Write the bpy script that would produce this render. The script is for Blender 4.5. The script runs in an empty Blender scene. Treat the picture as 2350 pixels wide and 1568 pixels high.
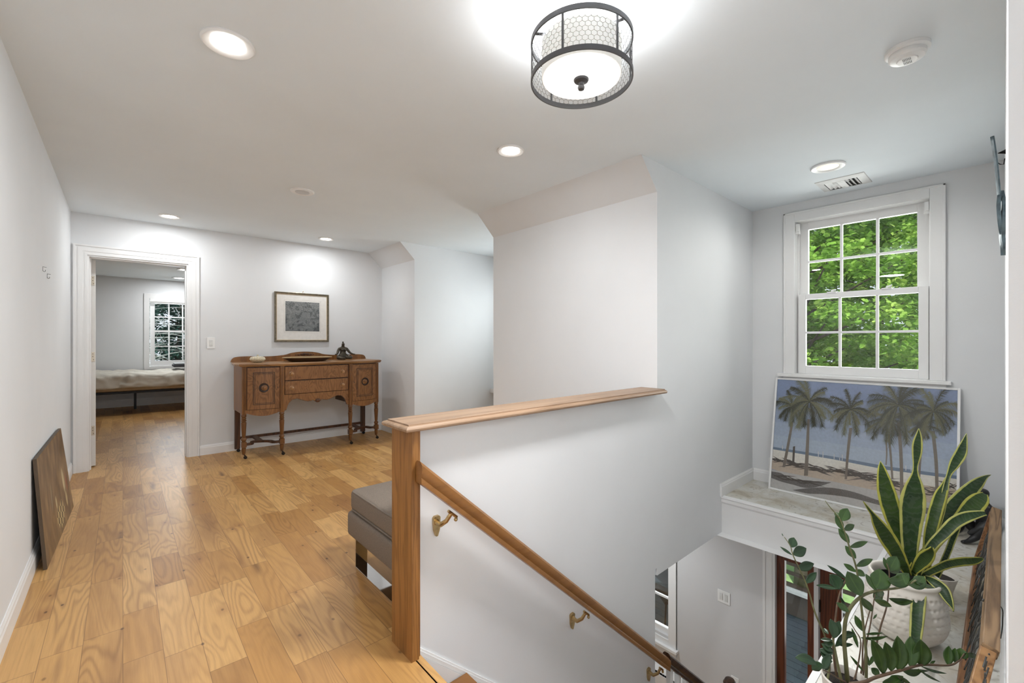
import bpy, bmesh, math, random
import numpy as np
from mathutils import Vector, Matrix, noise as mnoise
random.seed(7)
PI = math.pi
scene = bpy.context.scene
COL = scene.collection

# ------------------------------------------------------------ camera, world, sun, exposure
CAM_H = 1.22
YAW = math.atan(893/1004.)
SY, CY_ = math.sin(YAW), math.cos(YAW)
cd = bpy.data.cameras.new('camera'); cam = bpy.data.objects.new('camera', cd); COL.objects.link(cam)
cd.sensor_width = 36; cd.lens = 1004/2350*36; cd.clip_start = .02; cd.clip_end = 200
cam.location = (0, 0, CAM_H); cam.rotation_euler = (PI/2, 0, -YAW)
scene.camera = cam
scene.view_settings.view_transform = 'Standard'; scene.view_settings.look = 'None'
scene.view_settings.gamma = 1; scene.view_settings.use_curve_mapping = False
scene.view_settings.exposure = 0.73
w = bpy.data.worlds.new('sky'); scene.world = w; w.use_nodes = True
nt = w.node_tree; bg = nt.nodes['Background']
sk = nt.nodes.new('ShaderNodeTexSky'); sk.sky_type = 'HOSEK_WILKIE'; sk.turbidity = 8; sk.ground_albedo = .3
sk.sun_direction = Vector((-.55, -.35, .75)).normalized()
mxw = nt.nodes.new('ShaderNodeMix'); mxw.data_type = 'RGBA'; mxw.inputs[0].default_value = .6
nt.links.new(sk.outputs[0], mxw.inputs[6]); mxw.inputs[7].default_value = (.85, .92, 1, 1)
nt.links.new(mxw.outputs[2], bg.inputs[0]); bg.inputs[1].default_value = 1.0
sd = bpy.data.lights.new('sun', 'SUN'); so = bpy.data.objects.new('sun', sd); COL.objects.link(so)
sd.energy = 3.2; sd.angle = math.radians(4); sd.color = (1, .97, .9)
so.rotation_euler = Vector((.55, .35, -.75)).to_track_quat('-Z', 'Y').to_euler(); so.location = (0, 0, 8)

def area(name, loc, aim, size, sizey, energy, color=(1, 1, 1), shape='RECTANGLE', spread=None):
    l = bpy.data.lights.new(name, 'AREA'); o = bpy.data.objects.new(name, l); COL.objects.link(o)
    l.shape = shape; l.size = size
    if shape == 'RECTANGLE': l.size_y = sizey
    l.energy = energy; l.color = color
    if spread: l.spread = spread
    o.location = loc; o.rotation_euler = Vector(aim).to_track_quat('-Z', 'Y').to_euler()
    return o
# daylight arriving at the windows (stands just outside the panes), then an added fill in the hall
area('daylight_stair_window', (5.9, .9, 2.0), (-1, -.05, -.05), 2.2, 2.4, 98, (.99, .985, .98))
area('daylight_dormer_window', (4.75, 3.9, 1.75), (-1, .25, -.45), .8, 1.1, 38, (.93, .965, 1))
area('daylight_bedroom_window', (.8, 11.2, 1.5), (0, -1, -.2), .8, 1.2, 14, (.9, .95, 1))
area('daylight_entry_door', (5.6, .9, -1.3), (-1, .0, -.1), 1.8, 1.8, 14, (.92, .97, 1))
area('daylight_lower_window', (4.75, 2.8, -1.3), (-1, -.2, -.2), .8, 1.0, 8, (.92, .97, 1))
area('hall_ceiling_fill', (.25, -2.85, 1.5), (0, 1, .3), 1.0, 1.3, 10, (.97, .98, 1))  # added fill behind the camera, aimed up to brighten the ceiling

# ------------------------------------------------------------ helpers
def at(u, v, d):
    "a photo point at forward depth d (metres) as a world point"
    r = (u-1175)/1004*d
    return Vector((d*SY+r*CY_, d*CY_-r*SY, CAM_H+(784-v)/1004*d))
def setk(o, label=None, cat=None, group=None, kind=None):
    if label: o['label'] = label
    if cat: o['category'] = cat
    if group: o['group'] = group
    if kind: o['kind'] = kind
    return o
ORG = {}
def empty(name, loc, label, cat, group=None, kind=None):
    o = bpy.data.objects.new(name, None); COL.objects.link(o); o.location = loc
    o.empty_display_size = .1
    ORG[o.name] = Vector(loc)
    return setk(o, label, cat, group, kind)
class MB:
    def __init__(s): s.v = []; s.f = []; s.m = []; s.uv = {}; s.cur = 0
    def mat(s, i): s.cur = i; return s
    def add(s, vs, fs):
        n = len(s.v); s.v += [tuple(p) for p in vs]
        for f in fs: s.f.append([n+i for i in f]); s.m.append(s.cur)
        return s
    def box(s, a, b, T=None):
        x0, y0, z0 = a; x1, y1, z1 = b
        vs = [Vector(p) for p in ((x0,y0,z0),(x1,y0,z0),(x1,y1,z0),(x0,y1,z0),(x0,y0,z1),(x1,y0,z1),(x1,y1,z1),(x0,y1,z1))]
        if T: vs = [T @ p for p in vs]
        return s.add(vs, [(0,3,2,1),(4,5,6,7),(0,1,5,4),(1,2,6,5),(2,3,7,6),(3,0,4,7)])
    def bar(s, a, b, wd, h, up=(0,0,1)):
        a = Vector(a); b = Vector(b); d = (b-a).normalized(); sd_ = d.cross(Vector(up)).normalized(); u = sd_.cross(d)
        vs = []
        for p in (a, b):
            for i, j in ((-1,-1),(1,-1),(1,1),(-1,1)): vs.append(p+sd_*i*wd/2+u*j*h/2)
        return s.add(vs, [(0,1,2,3),(7,6,5,4),(0,4,5,1),(1,5,6,2),(2,6,7,3),(3,7,4,0)])
    def tube(s, pts, r, n=8, caps=True):
        pts = [Vector(p) for p in pts]; rs = r if isinstance(r, (list, tuple)) else [r]*len(pts)
        vs = []; prev = None
        for i, p in enumerate(pts):
            t = (pts[min(i+1, len(pts)-1)]-pts[max(i-1, 0)]).normalized()
            if prev is None:
                a = t.cross(Vector((0,0,1)));
                if a.length < .1: a = t.cross(Vector((1,0,0)))
            else: a = prev - t*prev.dot(t)
            a.normalize(); prev = a; b = t.cross(a)
            for k in range(n):
                th = 2*PI*k/n; vs.append(p+(a*math.cos(th)+b*math.sin(th))*rs[i])
        fs = []
        for i in range(len(pts)-1):
            for k in range(n):
                k2 = (k+1) % n; fs.append((i*n+k, i*n+k2, (i+1)*n+k2, (i+1)*n+k))
        if caps: fs.append(tuple(range(n))[::-1]); fs.append(tuple((len(pts)-1)*n+k for k in range(n)))
        return s.add(vs, fs)
    def lathe(s, prof, c=(0,0,0), n=24, sx=1, sy=1, T=None):
        vs = []; c = Vector(c)
        for (r, z) in prof:
            for k in range(n):
                th = 2*PI*k/n; p = Vector((r*math.cos(th)*sx, r*math.sin(th)*sy, z))
                if T: p = T @ p
                vs.append(p+c)
        fs = []
        for i in range(len(prof)-1):
            for k in range(n):
                k2 = (k+1) % n; fs.append((i*n+k, i*n+k2, (i+1)*n+k2, (i+1)*n+k))
        if prof[0] != prof[-1]: fs.append(tuple(range(n))[::-1]); fs.append(tuple((len(prof)-1)*n+k for k in range(n)))
        return s.add(vs, fs)
    def prism(s, poly, axis, a, b):
        "poly of 2D points; axis 'x': poly=(y,z) 'y': poly=(x,z) 'z': poly=(x,y); extruded from a to b"
        def P(p, t): return {'x': (t, p[0], p[1]), 'y': (p[0], t, p[1]), 'z': (p[0], p[1], t)}[axis]
        n = len(poly); vs = [P(p, a) for p in poly]+[P(p, b) for p in poly]
        fs = [tuple(range(n))[::-1], tuple(range(n, 2*n))]+[(i, (i+1) % n, n+(i+1) % n, n+i) for i in range(n)]
        return s.add(vs, fs)
    def sphere(s, c, r, n=12, m=8, sc=(1,1,1)):
        prof = [(max(1e-4, r*math.sin(PI*i/m)), -r*math.cos(PI*i/m)) for i in range(m+1)]
        c = Vector(c); T = Matrix.Diagonal((sc[0], sc[1], sc[2]))
        return s.lathe(prof, c, n, T=T)
    def build(s, name, mats, parent=None, smooth=False, bevel=0, base=True, org=None):
        me = bpy.data.meshes.new(name)
        if parent is not None: og = ORG[parent.name]
        elif org is not None: og = Vector(org)
        else:
            a = np.array(s.v); og = Vector(((a[:,0].min()+a[:,0].max())/2, (a[:,1].min()+a[:,1].max())/2, a[:,2].min()))
        vs = [(p[0]-og.x, p[1]-og.y, p[2]-og.z) for p in s.v]
        me.from_pydata(vs, [], s.f)
        if not isinstance(mats, (list, tuple)): mats = [mats]
        for m in mats: me.materials.append(m)
        if len(mats) > 1: me.polygons.foreach_set('material_index', [min(i, len(mats)-1) for i in s.m])
        me.update()
        bm = bmesh.new(); bm.from_mesh(me); bmesh.ops.recalc_face_normals(bm, faces=bm.faces); bm.to_mesh(me); bm.free()
        if smooth: me.shade_smooth() if hasattr(me, 'shade_smooth') else me.polygons.foreach_set('use_smooth', [True]*len(me.polygons))
        o = bpy.data.objects.new(name, me); COL.objects.link(o)
        ORG[o.name] = og
        if parent is not None: o.parent = parent
        else: o.location = og
        if smooth == 'auto':
            me.set_sharp_from_angle(angle=math.radians(35))
        if bevel:
            b = o.modifiers.new('bevel', 'BEVEL'); b.width = bevel; b.segments = 2; b.limit_method = 'ANGLE'; b.angle_limit = math.radians(40)
        return o
def copy_tree(o, parent=None, loc=None):
    c = o.copy(); COL.objects.link(c)
    if parent is not None: c.parent = parent
    if loc is not None: c.location = loc
    for ch in [q for q in bpy.data.objects if q.parent == o]: copy_tree(ch, c)
    return c
def catmull(pts, n=6):
    P = [Vector(p) if not isinstance(p, (int, float)) else p for p in pts]
    P = [P[0]+(P[0]-P[1])]+P+[P[-1]+(P[-1]-P[-2])]; out = []
    for i in range(1, len(P)-2):
        for k in range(n):
            t = k/n; a, b, c, d = P[i-1], P[i], P[i+1], P[i+2]
            out.append(.5*((2*b)+(c-a)*t+(2*a-5*b+4*c-d)*t*t+(3*b-a-3*c+d)*t*t*t))
    out.append(P[-2]); return out

# ------------------------------------------------------------ materials
def newmat(name):
    m = bpy.data.materials.new(name); m.use_nodes = True
    return m, m.node_tree, m.node_tree.nodes['Principled BSDF']
class N:
    "tiny node helper"
    def __init__(s, nt): s.nt = nt
    def n(s, t, **k):
        x = s.nt.nodes.new('ShaderNode'+t)
        for a, b in k.items(): setattr(x, a, b)
        return x
    def l(s, a, b): s.nt.links.new(a, b)
    def math(s, op, a, b=None, c=None):
        x = s.n('Math', operation=op)
        for i, q in enumerate((a, b, c)):
            if q is None: continue
            if isinstance(q, (int, float)): x.inputs[i].default_value = q
            else: s.l(q, x.inputs[i])
        return x.outputs[0]
    def ramp(s, fac, stops, interp='LINEAR'):
        x = s.n('ValToRGB'); x.color_ramp.interpolation = interp
        e = x.color_ramp.elements
        while len(e) < len(stops): e.new(.5)
        for q, (p, c) in zip(e, stops): q.position = p; q.color = (*c, 1) if len(c) == 3 else c
        s.l(fac, x.inputs[0]); return x.outputs[0]
    def mix(s, fac, a, b, mode='MIX'):
        x = s.n('Mix', data_type='RGBA', blend_type=mode)
        for i, q in ((0, fac), (6, a), (7, b)):
            if isinstance(q, (int, float)): x.inputs[i].default_value = q
            elif isinstance(q, tuple): x.inputs[i].default_value = (*q, 1) if len(q) == 3 else q
            else: s.l(q, x.inputs[i])
        return x.outputs[2]
def plain(name, col, rough=.5, metal=0, var=.04, scale=30, bump=0, bscale=200, spec=.5, coat=0):
    m, t, b = newmat(name); h = N(t)
    tc = h.n('TexCoord'); no = h.n('TexNoise'); no.inputs['Scale'].default_value = scale; no.inputs['Detail'].default_value = 3
    h.l(tc.outputs['Object'], no.inputs['Vector'])
    lo = tuple(max(0, c*(1-var)) for c in col); hi = tuple(min(1, c*(1+var)) for c in col)
    h.l(h.ramp(no.outputs[0], [(.3, lo), (.7, hi)]), b.inputs['Base Color'])
    b.inputs['Roughness'].default_value = rough; b.inputs['Metallic'].default_value = metal
    b.inputs['Specular IOR Level'].default_value = spec; b.inputs['Coat Weight'].default_value = coat
    if bump:
        n2 = h.n('TexNoise'); n2.inputs['Scale'].default_value = bscale; h.l(tc.outputs['Object'], n2.inputs['Vector'])
        bp = h.n('Bump'); bp.inputs['Strength'].default_value = bump; bp.inputs['Distance'].default_value = .002
        h.l(n2.outputs[0], bp.inputs['Height']); h.l(bp.outputs[0], b.inputs['Normal'])
    return m
def wood(name, light, dark, axis='z', s=14, stretch=.08, rough=.4, rings=18, fine=.25, coat=0):
    m, t, b = newmat(name); h = N(t)
    tc = h.n('TexCoord'); mp = h.n('Mapping'); h.l(tc.outputs['Object'], mp.inputs[0])
    sc = [1, 1, 1]; sc['xyz'.index(axis)] = stretch; mp.inputs['Scale'].default_value = sc
    no = h.n('TexNoise'); no.inputs['Scale'].default_value = s; no.inputs['Detail'].default_value = 2; no.inputs['Distortion'].default_value = .6
    h.l(mp.outputs[0], no.inputs['Vector'])
    wv = h.math('SINE', h.math('MULTIPLY', no.outputs[0], rings*2.0)); wv = h.math('MULTIPLY_ADD', wv, .5, .5)
    f2 = h.n('TexNoise'); f2.inputs['Scale'].default_value = s*14; f2.inputs['Detail'].default_value = 4; h.l(mp.outputs[0], f2.inputs['Vector'])
    fac = h.math('ADD', h.math('MULTIPLY', wv, 1-fine), h.math('MULTIPLY', f2.outputs[0], fine*1.4))
    h.l(h.ramp(fac, [(.05, dark), (.6, light), (1, tuple(min(1, c*1.15) for c in light))]), b.inputs['Base Color'])
    b.inputs['Roughness'].default_value = rough; b.inputs['Coat Weight'].default_value = coat
    bp = h.n('Bump'); bp.inputs['Strength'].default_value = .15; bp.inputs['Distance'].default_value = .001
    h.l(f2.outputs[0], bp.inputs['Height']); h.l(bp.outputs[0], b.inputs['Normal'])
    return m
def emit(name, col, strength, rough=.5):
    m, t, b = newmat(name)
    b.inputs['Base Color'].default_value = (.9, .9, .88, 1)
    b.inputs['Emission Color'].default_value = (*col, 1); b.inputs['Emission Strength'].default_value = strength
    b.inputs['Roughness'].default_value = rough
    return m
def glassmat(name='window glass', tint=(.97, .985, .98), refl=.06):
    m, t, b = newmat(name); h = N(t); t.nodes.remove(b)
    tr = h.n('BsdfTransparent'); tr.inputs[0].default_value = (*tint, 1)
    gl = h.n('BsdfGlossy'); gl.inputs['Roughness'].default_value = .0
    fr = h.n('Fresnel'); fr.inputs[0].default_value = 1.45
    mx = h.n('MixShader'); h.l(fr.outputs[0], mx.inputs[0]); h.l(tr.outputs[0], mx.inputs[1]); h.l(gl.outputs[0], mx.inputs[2])
    h.l(mx.outputs[0], t.nodes['Material Output'].inputs[0]); return m
def floor_mat():
    m, t, b = newmat('oak plank floor'); h = N(t)
    ge = h.n('NewGeometry'); sx = h.n('SeparateXYZ'); h.l(ge.outputs['Position'], sx.inputs[0])
    X, Y = sx.outputs[0], sx.outputs[1]
    xs = h.math('DIVIDE', X, .12); row = h.math('FLOOR', xs); fx = h.math('FRACT', xs)
    w1 = h.n('TexWhiteNoise', noise_dimensions='1D'); h.l(row, w1.inputs['W'])
    yy = h.math('ADD', h.math('DIVIDE', Y, 1.15), h.math('MULTIPLY', w1.outputs[0], 17.3))
    cell = h.math('FLOOR', yy); fr = h.math('FRACT', yy)
    cb = h.n('CombineXYZ'); h.l(row, cb.inputs[0]); h.l(cell, cb.inputs[1])
    w2 = h.n('TexWhiteNoise', noise_dimensions='2D'); h.l(cb.outputs[0], w2.inputs['Vector'])
    th = h.math('MULTIPLY_ADD', w2.outputs[0], .44, .28)
    side = h.math('GREATER_THAN', fr, th)
    cb2 = h.n('CombineXYZ'); h.l(row, cb2.inputs[0]); h.l(cell, cb2.inputs[1]); h.l(h.math('ADD', side, 3.3), cb2.inputs[2])
    w3 = h.n('TexWhiteNoise', noise_dimensions='3D'); h.l(cb2.outputs[0], w3.inputs['Vector'])
    sc = h.n('SeparateXYZ'); h.l(w3.outputs['Color'], sc.inputs[0])
    base = h.ramp(w3.outputs[0], [(0, (.74, .44, .165)), (.3, (.69, .395, .14)), (.6, (.62, .345, .115)), (.85, (.54, .28, .085)), (1, (.41, .20, .055))])
    # grain: contour lines of a stretched noise, shifted for every plank
    cv = h.n('CombineXYZ')
    h.l(h.math('ADD', h.math('MULTIPLY', X, 9.0), h.math('MULTIPLY', sc.outputs[0], 60)), cv.inputs[0])
    h.l(h.math('ADD', h.math('MULTIPLY', Y, 1.25), h.math('MULTIPLY', sc.outputs[1], 60)), cv.inputs[1])
    h.l(h.math('MULTIPLY', sc.outputs[2], 20), cv.inputs[2])
    n1 = h.n('TexNoise'); n1.inputs['Scale'].default_value = .8; n1.inputs['Detail'].default_value = 1.5; n1.inputs['Distortion'].default_value = .35
    h.l(cv.outputs[0], n1.inputs['Vector'])
    ring = h.math('MULTIPLY_ADD', h.math('SINE', h.math('MULTIPLY', n1.outputs[0], 105)), .5, .5)
    ring = h.math('POWER', ring, 2.0)
    cf = h.n('CombineXYZ'); h.l(h.math('MULTIPLY', X, 220), cf.inputs[0]); h.l(h.math('MULTIPLY', Y, 9), cf.inputs[1]); h.l(h.math('MULTIPLY', sc.outputs[0], 9), cf.inputs[2])
    n2 = h.n('TexNoise'); n2.inputs['Scale'].default_value = 1; n2.inputs['Detail'].default_value = 3; h.l(cf.outputs[0], n2.inputs['Vector'])
    g = h.math('ADD', h.math('MULTIPLY', ring, h.math('MULTIPLY_ADD', sc.outputs[2], .26, .10)), h.math('MULTIPLY', n2.outputs[0], .30))
    col = h.mix(g, base, (.20, .085, .025))
    # broad brown streaks
    n3 = h.n('TexNoise'); n3.inputs['Scale'].default_value = .45; n3.inputs['Detail'].default_value = 4; h.l(cv.outputs[0], n3.inputs['Vector'])
    st = h.ramp(n3.outputs[0], [(.52, (0, 0, 0)), (.74, (1, 1, 1))])
    col = h.mix(h.math('MULTIPLY', st, .62), col, (.22, .085, .024))
    # knots
    vo = h.n('TexVoronoi'); vo.inputs['Scale'].default_value = .75; h.l(cv.outputs[0], vo.inputs['Vector'])
    kn = h.ramp(vo.outputs['Distance'], [(.03, (1, 1, 1)), (.17, (0, 0, 0))])
    col = h.mix(h.math('MULTIPLY', kn, .8), col, (.11, .045, .018))
    vk = h.n('TexVoronoi', voronoi_dimensions='2D'); vk.inputs['Scale'].default_value = 2.7
    ck = h.n('CombineXYZ'); h.l(h.math('ADD', h.math('MULTIPLY', X, 1.7), h.math('MULTIPLY', n2.outputs[0], .012)), ck.inputs[0]); h.l(Y, ck.inputs[1]); h.l(ck.outputs[0], vk.inputs['Vector'])
    halo = h.ramp(vk.outputs['Distance'], [(.02, (1, 1, 1)), (.20, (0, 0, 0))]); core = h.ramp(vk.outputs['Distance'], [(.016, (1, 1, 1)), (.034, (0, 0, 0))])
    vr = h.n('SeparateXYZ'); h.l(vk.outputs['Color'], vr.inputs[0])
    col = h.mix(h.math('MULTIPLY', h.math('MULTIPLY', halo, h.math('GREATER_THAN', vr.outputs[0], .45)), .38), col, (.26, .10, .03))
    col = h.mix(h.math('MULTIPLY', core, h.math('MULTIPLY_ADD', vr.outputs[1], .5, .4)), col, (.07, .026, .01))
    # seams
    sxm = h.math('GREATER_THAN', h.math('ABSOLUTE', h.math('SUBTRACT', fx, .5)), .491)
    d = h.math('MINIMUM', h.math('MINIMUM', fr, h.math('SUBTRACT', 1, fr)), h.math('ABSOLUTE', h.math('SUBTRACT', fr, th)))
    sym = h.math('LESS_THAN', d, .0012)
    seam = h.math('MAXIMUM', sxm, sym)
    col = h.mix(h.math('MULTIPLY', seam, .55), col, (.10, .042, .015))
    h.l(col, b.inputs['Base Color'])
    b.inputs['Roughness'].default_value = .3; b.inputs['Specular IOR Level'].default_value = .45
    h.l(h.math('MULTIPLY_ADD', n2.outputs[0], .12, .34), b.inputs['Roughness'])
    bp = h.n('Bump'); bp.inputs['Strength'].default_value = .12; bp.inputs['Distance'].default_value = .001
    h.l(h.math('SUBTRACT', h.math('MULTIPLY', ring, .3), seam), bp.inputs['Height']); h.l(bp.outputs[0], b.inputs['Normal'])
    return m
def stone_mat():
    m, t, b = newmat('mottled stone tile'); h = N(t)
    tc = h.n('NewGeometry'); n1 = h.n('TexNoise'); n1.inputs['Scale'].default_value = 3.2; n1.inputs['Detail'].default_value = 8; n1.inputs['Roughness'].default_value = .65; n1.inputs['Distortion'].default_value = .8
    h.l(tc.outputs['Position'], n1.inputs['Vector'])
    c = h.ramp(n1.outputs[0], [(.3, (.36, .30, .21)), (.43, (.56, .52, .43)), (.54, (.67, .66, .61)), (.75, (.75, .74, .70))])
    n2 = h.n('TexNoise'); n2.inputs['Scale'].default_value = 14; n2.inputs['Detail'].default_value = 6; n2.inputs['Distortion'].default_value = 2; h.l(tc.outputs['Position'], n2.inputs['Vector'])
    c = h.mix(h.math('MULTIPLY', h.ramp(n2.outputs[0], [(.57, (0, 0, 0)), (.7, (1, 1, 1))]), .6), c, (.20, .15, .09))
    sx = h.n('SeparateXYZ'); h.l(tc.outputs['Position'], sx.inputs[0])
    f = h.math('LESS_THAN', h.math('FRACT', h.math('DIVIDE', h.math('ADD', sx.outputs[1], .02), .46)), .006)
    f2 = h.math('LESS_THAN', h.math('FRACT', h.math('DIVIDE', sx.outputs[0], .92)), .003)
    c = h.mix(h.math('MULTIPLY', h.math('MAXIMUM', f, f2), .35), c, (.35, .34, .31))
    h.l(c, b.inputs['Base Color']); b.inputs['Roughness'].default_value = .28
    return m
M = {}
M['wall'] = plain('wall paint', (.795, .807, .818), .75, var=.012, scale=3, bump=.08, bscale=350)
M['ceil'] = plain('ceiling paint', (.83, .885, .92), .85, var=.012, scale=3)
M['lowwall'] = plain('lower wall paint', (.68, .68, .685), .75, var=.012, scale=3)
M['trim'] = plain('trim paint', (.87, .87, .865), .35, var=.01, scale=5)
M['floor'] = floor_mat()
M['stone'] = stone_mat()
M['oak'] = wood('golden oak', (.31, .140, .038), (.13, .050, .012), 'z', 22, .05, .38, rings=16, fine=.5)
M['oakx'] = wood('golden oak rail', (.25, .108, .028), (.17, .068, .017), 'x', 16, .10, .35, rings=7, fine=.6)
M['oakcap'] = wood('worn oak cap', (.33, .215, .135), (.16, .082, .036), 'x', 18, .04, .42, rings=10, fine=.6)
M['darkrail'] = wood('dark stained rail', (.055, .026, .014), (.02, .009, .005), 'x', 14, .06, .35)
M['glass'] = glassmat()
M['chrome'] = plain('chrome', (.75, .75, .75), .06, 1, var=.01)
M['brass'] = plain('antique brass', (.55, .40, .20), .28, 1, var=.2, scale=60)
M['hinge'] = plain('brushed nickel hinge', (.62, .56, .46), .35, .9, var=.05)
M['blackmetal'] = plain('black metal', (.02, .02, .022), .4, .5)
M['graymetal'] = plain('grey metal', (.115, .115, .12), .45, .6)
M['plastic'] = plain('white plastic', (.90, .90, .89), .35, var=.01)
M['dark'] = plain('dark gap', (.01, .01, .01), .8)

# ------------------------------------------------------------ setting
def struct(mb, name, mats, label, cat='structure', **k):
    o = mb.build(name, mats, org=k.pop('org', (0, 0, 0)), **k); return setk(o, label, cat, kind='structure')
def holed(mb, axis, t0, t1, a0, a1, z0, z1, holes):
    "wall slab: axis = normal axis ('x' or 'y'), thickness t0..t1, span a0..a1, holes (a,b,zl,zh)"
    A = sorted({a0, a1, *[q for h_ in holes for q in h_[:2]]}); Z = sorted({z0, z1, *[q for h_ in holes for q in h_[2:]]})
    for i in range(len(A)-1):
        for j in range(len(Z)-1):
            ca, cz = (A[i]+A[i+1])/2, (Z[j]+Z[j+1])/2
            if any(h_[0] < ca < h_[1] and h_[2] < cz < h_[3] for h_ in holes): continue
            if axis == 'x': mb.box((t0, A[i], Z[j]), (t1, A[i+1], Z[j+1]))
            else: mb.box((A[i], t0, Z[j]), (A[i+1], t1, Z[j+1]))
    return mb
H = 2.42; XL = -.36; YF = 5.72; XS = 2.677; XC = 2.483; ZS = 2.225; YK = 1.545; XW = 4.35; YR = -.004; XN = .87
ZB = -.05; ZLOW = -2.5
# floor of the hall, dormer and bedroom (one oak floor)
mb = MB(); mb.box((XL-.12, -3, -.30), (XN-.03, YK, 0)); mb.box((XL-.12, YK, -.30), (.86, YF+.12, 0)); mb.box((.86, YK+.05, -.299), (XS, YF, 0)); mb.box((XS, 3.281, -.30), (XW, 4.809, 0)); mb.box((-2.1, YF+.12, -.30), (2.7, 10.93, 0))
struct(mb, 'floor', M['floor'], 'honey oak plank floor of the upstairs hall and bedroom', 'floor')
mb = MB(); mb.prism([(XN-.035, -.03), (XN-.035, 0), (XN-.004, 0), (XN, -.006), (XN, -.024), (XN-.006, -.03)], 'y', YR, YK-.006)
struct(mb, 'trim_1', M['floor'], 'oak nosing at the top of the stairs', 'trim')
# ceiling
mb = MB(); mb.box((-2.2, -3.12, H), (XW+.15, 11.05, H+.12))
struct(mb, 'ceiling', M['ceil'], 'flat white painted ceiling', 'ceiling')
# walls
mb = MB(); mb.box((XL-.12, -3, 0), (XL, YF, H)); struct(mb, 'wall_left', M['wall'], 'plain white wall on the left', 'wall')
mb = MB(); holed(mb, 'y', YF, YF+.12, -2.1, XW+.15, 0, H, [(-.25, .515, 0, 2.035)]); struct(mb, 'wall_far', M['wall'], 'white far wall with the bedroom doorway', 'wall')
prof = [(XS, 0), (XS, ZS), (XC, H), (XW, H), (XW, 0)]
mb = MB(); mb.prism(prof, 'y', 4.81, YF); struct(mb, 'wall_eave_far', M['wall'], 'low eave wall with sloped top beside the sideboard', 'wall')
mb = MB(); mb.prism([(XS, -.35), (XS, ZS), (XC, H), (XW, H), (XW, -.35)], 'y', YK, 3.28); struct(mb, 'wall_eave_near', M['wall'], 'tall white wall with sloped top above the stairwell', 'wall')
mb = MB(); mb.box((.85, YK, -.30), (XS, YK+.105, .872)); mb.box((XN-.03, YK, ZLOW), (2.65, YK+.105, -.30)); struct(mb, 'wall_stair', M['wall'], 'white half wall beside the stairs', 'wall')
mb = MB(); mb.box((.87, -3, ZLOW), (.99, YR, H)); struct(mb, 'wall_near', M['wall'], 'white wall end at the right edge', 'wall')
mb = MB(); mb.box((.99, -.12, ZLOW), (XW, YR, H)); struct(mb, 'wall_right', M['wall'], 'white wall along the plant ledge', 'wall')
mb = MB(); mb.box((XN, .36, ZLOW), (3.69, .47, -.33)); mb.box((XN-.12, .36, ZLOW), (XN-.02, 1.54, -.3)); struct(mb, 'wall_stairwell', M['wall'], 'white stairwell wall under the ledge', 'wall')
DOORH = (.06, 1.353, ZLOW, -.45); LWIN = (2.39, 3.2, -1.87, -.72)
mb = MB(); holed(mb, 'x', XW, XW+.15, -.12, YF+.12, -.35, H, [(.355, 1.204, .941, 2.255), (3.5, 4.55, .75, 2.1)])
struct(mb, 'wall_window', M['wall'], 'white window wall of the stairwell', 'wall')
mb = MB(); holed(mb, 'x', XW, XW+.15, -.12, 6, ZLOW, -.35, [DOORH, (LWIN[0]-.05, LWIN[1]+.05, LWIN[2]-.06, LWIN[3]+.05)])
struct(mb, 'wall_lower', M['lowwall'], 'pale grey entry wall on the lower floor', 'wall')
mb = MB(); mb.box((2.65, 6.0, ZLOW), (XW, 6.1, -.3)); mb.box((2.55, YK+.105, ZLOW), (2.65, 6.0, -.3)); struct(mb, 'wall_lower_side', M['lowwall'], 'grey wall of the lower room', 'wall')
mb = MB(); mb.box((XN, YR, ZLOW-.1), (XW, 6, ZLOW)); struct(mb, 'floor_lower', M['floor'], 'oak floor of the lower level', 'floor')
mb = MB(); mb.box((2.65, YK+.01, -.349), (XW, 6, -.305)); struct(mb, 'ceiling_lower', M['ceil'], 'ceiling of the lower room', 'ceiling')
mb = MB(); holed(mb, 'y', -3.12, -3, XL-.12, .99, 0, H, [(-.2, .7, .8, 2.1)]); struct(mb, 'wall_back', M['wall'], 'white wall behind the viewer', 'wall')
BW = (.384, 1.2, .74, 2.06)
mb = MB(); holed(mb, 'y', 10.93, 11.05, -2.1, 2.7, 0, H, [BW]); mb.box((-2.2, YF+.12, 0), (-2.1, 10.93, H)); mb.box((2.7, YF+.12, 0), (2.8, 10.93, H))
struct(mb, 'wall_bedroom', M['wall'], 'pale grey bedroom walls', 'wall')
# plant ledge (part of the stair structure)
mb = MB(); mb.box((XN, YR, -.30), (XW, .465, ZB)); mb.box((3.70, .465, -.35), (XW, YK, ZB)); struct(mb, 'floor_ledge', M['stone'], 'mottled stone tile ledge under the window', 'ledge')
mb = MB()
mb.box((3.688, .472, -.352), (3.699, YK, ZB-.02)); mb.prism([(3.699, ZB+.003), (3.672, ZB+.001), (3.668, ZB-.012), (3.676, ZB-.022), (3.676, ZB-.045), (3.682, ZB-.056), (3.688, ZB-.062), (3.699, ZB-.062)], 'y', .495, YK)
mb.box((XN, .466, -.33), (3.69, .474, ZB-.02)); mb.prism([(.465, ZB+.003), (.49, ZB+.001), (.494, ZB-.012), (.486, ZB-.022), (.486, ZB-.045), (.474, ZB-.06), (.465, ZB-.06)], 'x', XN, 3.672)
mb.box((3.60, .3, -.352), (XW, YK, -.3501))
struct(mb, 'trim_2', M['trim'], 'white moulded fascia around the tile ledge', 'trim')
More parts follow.
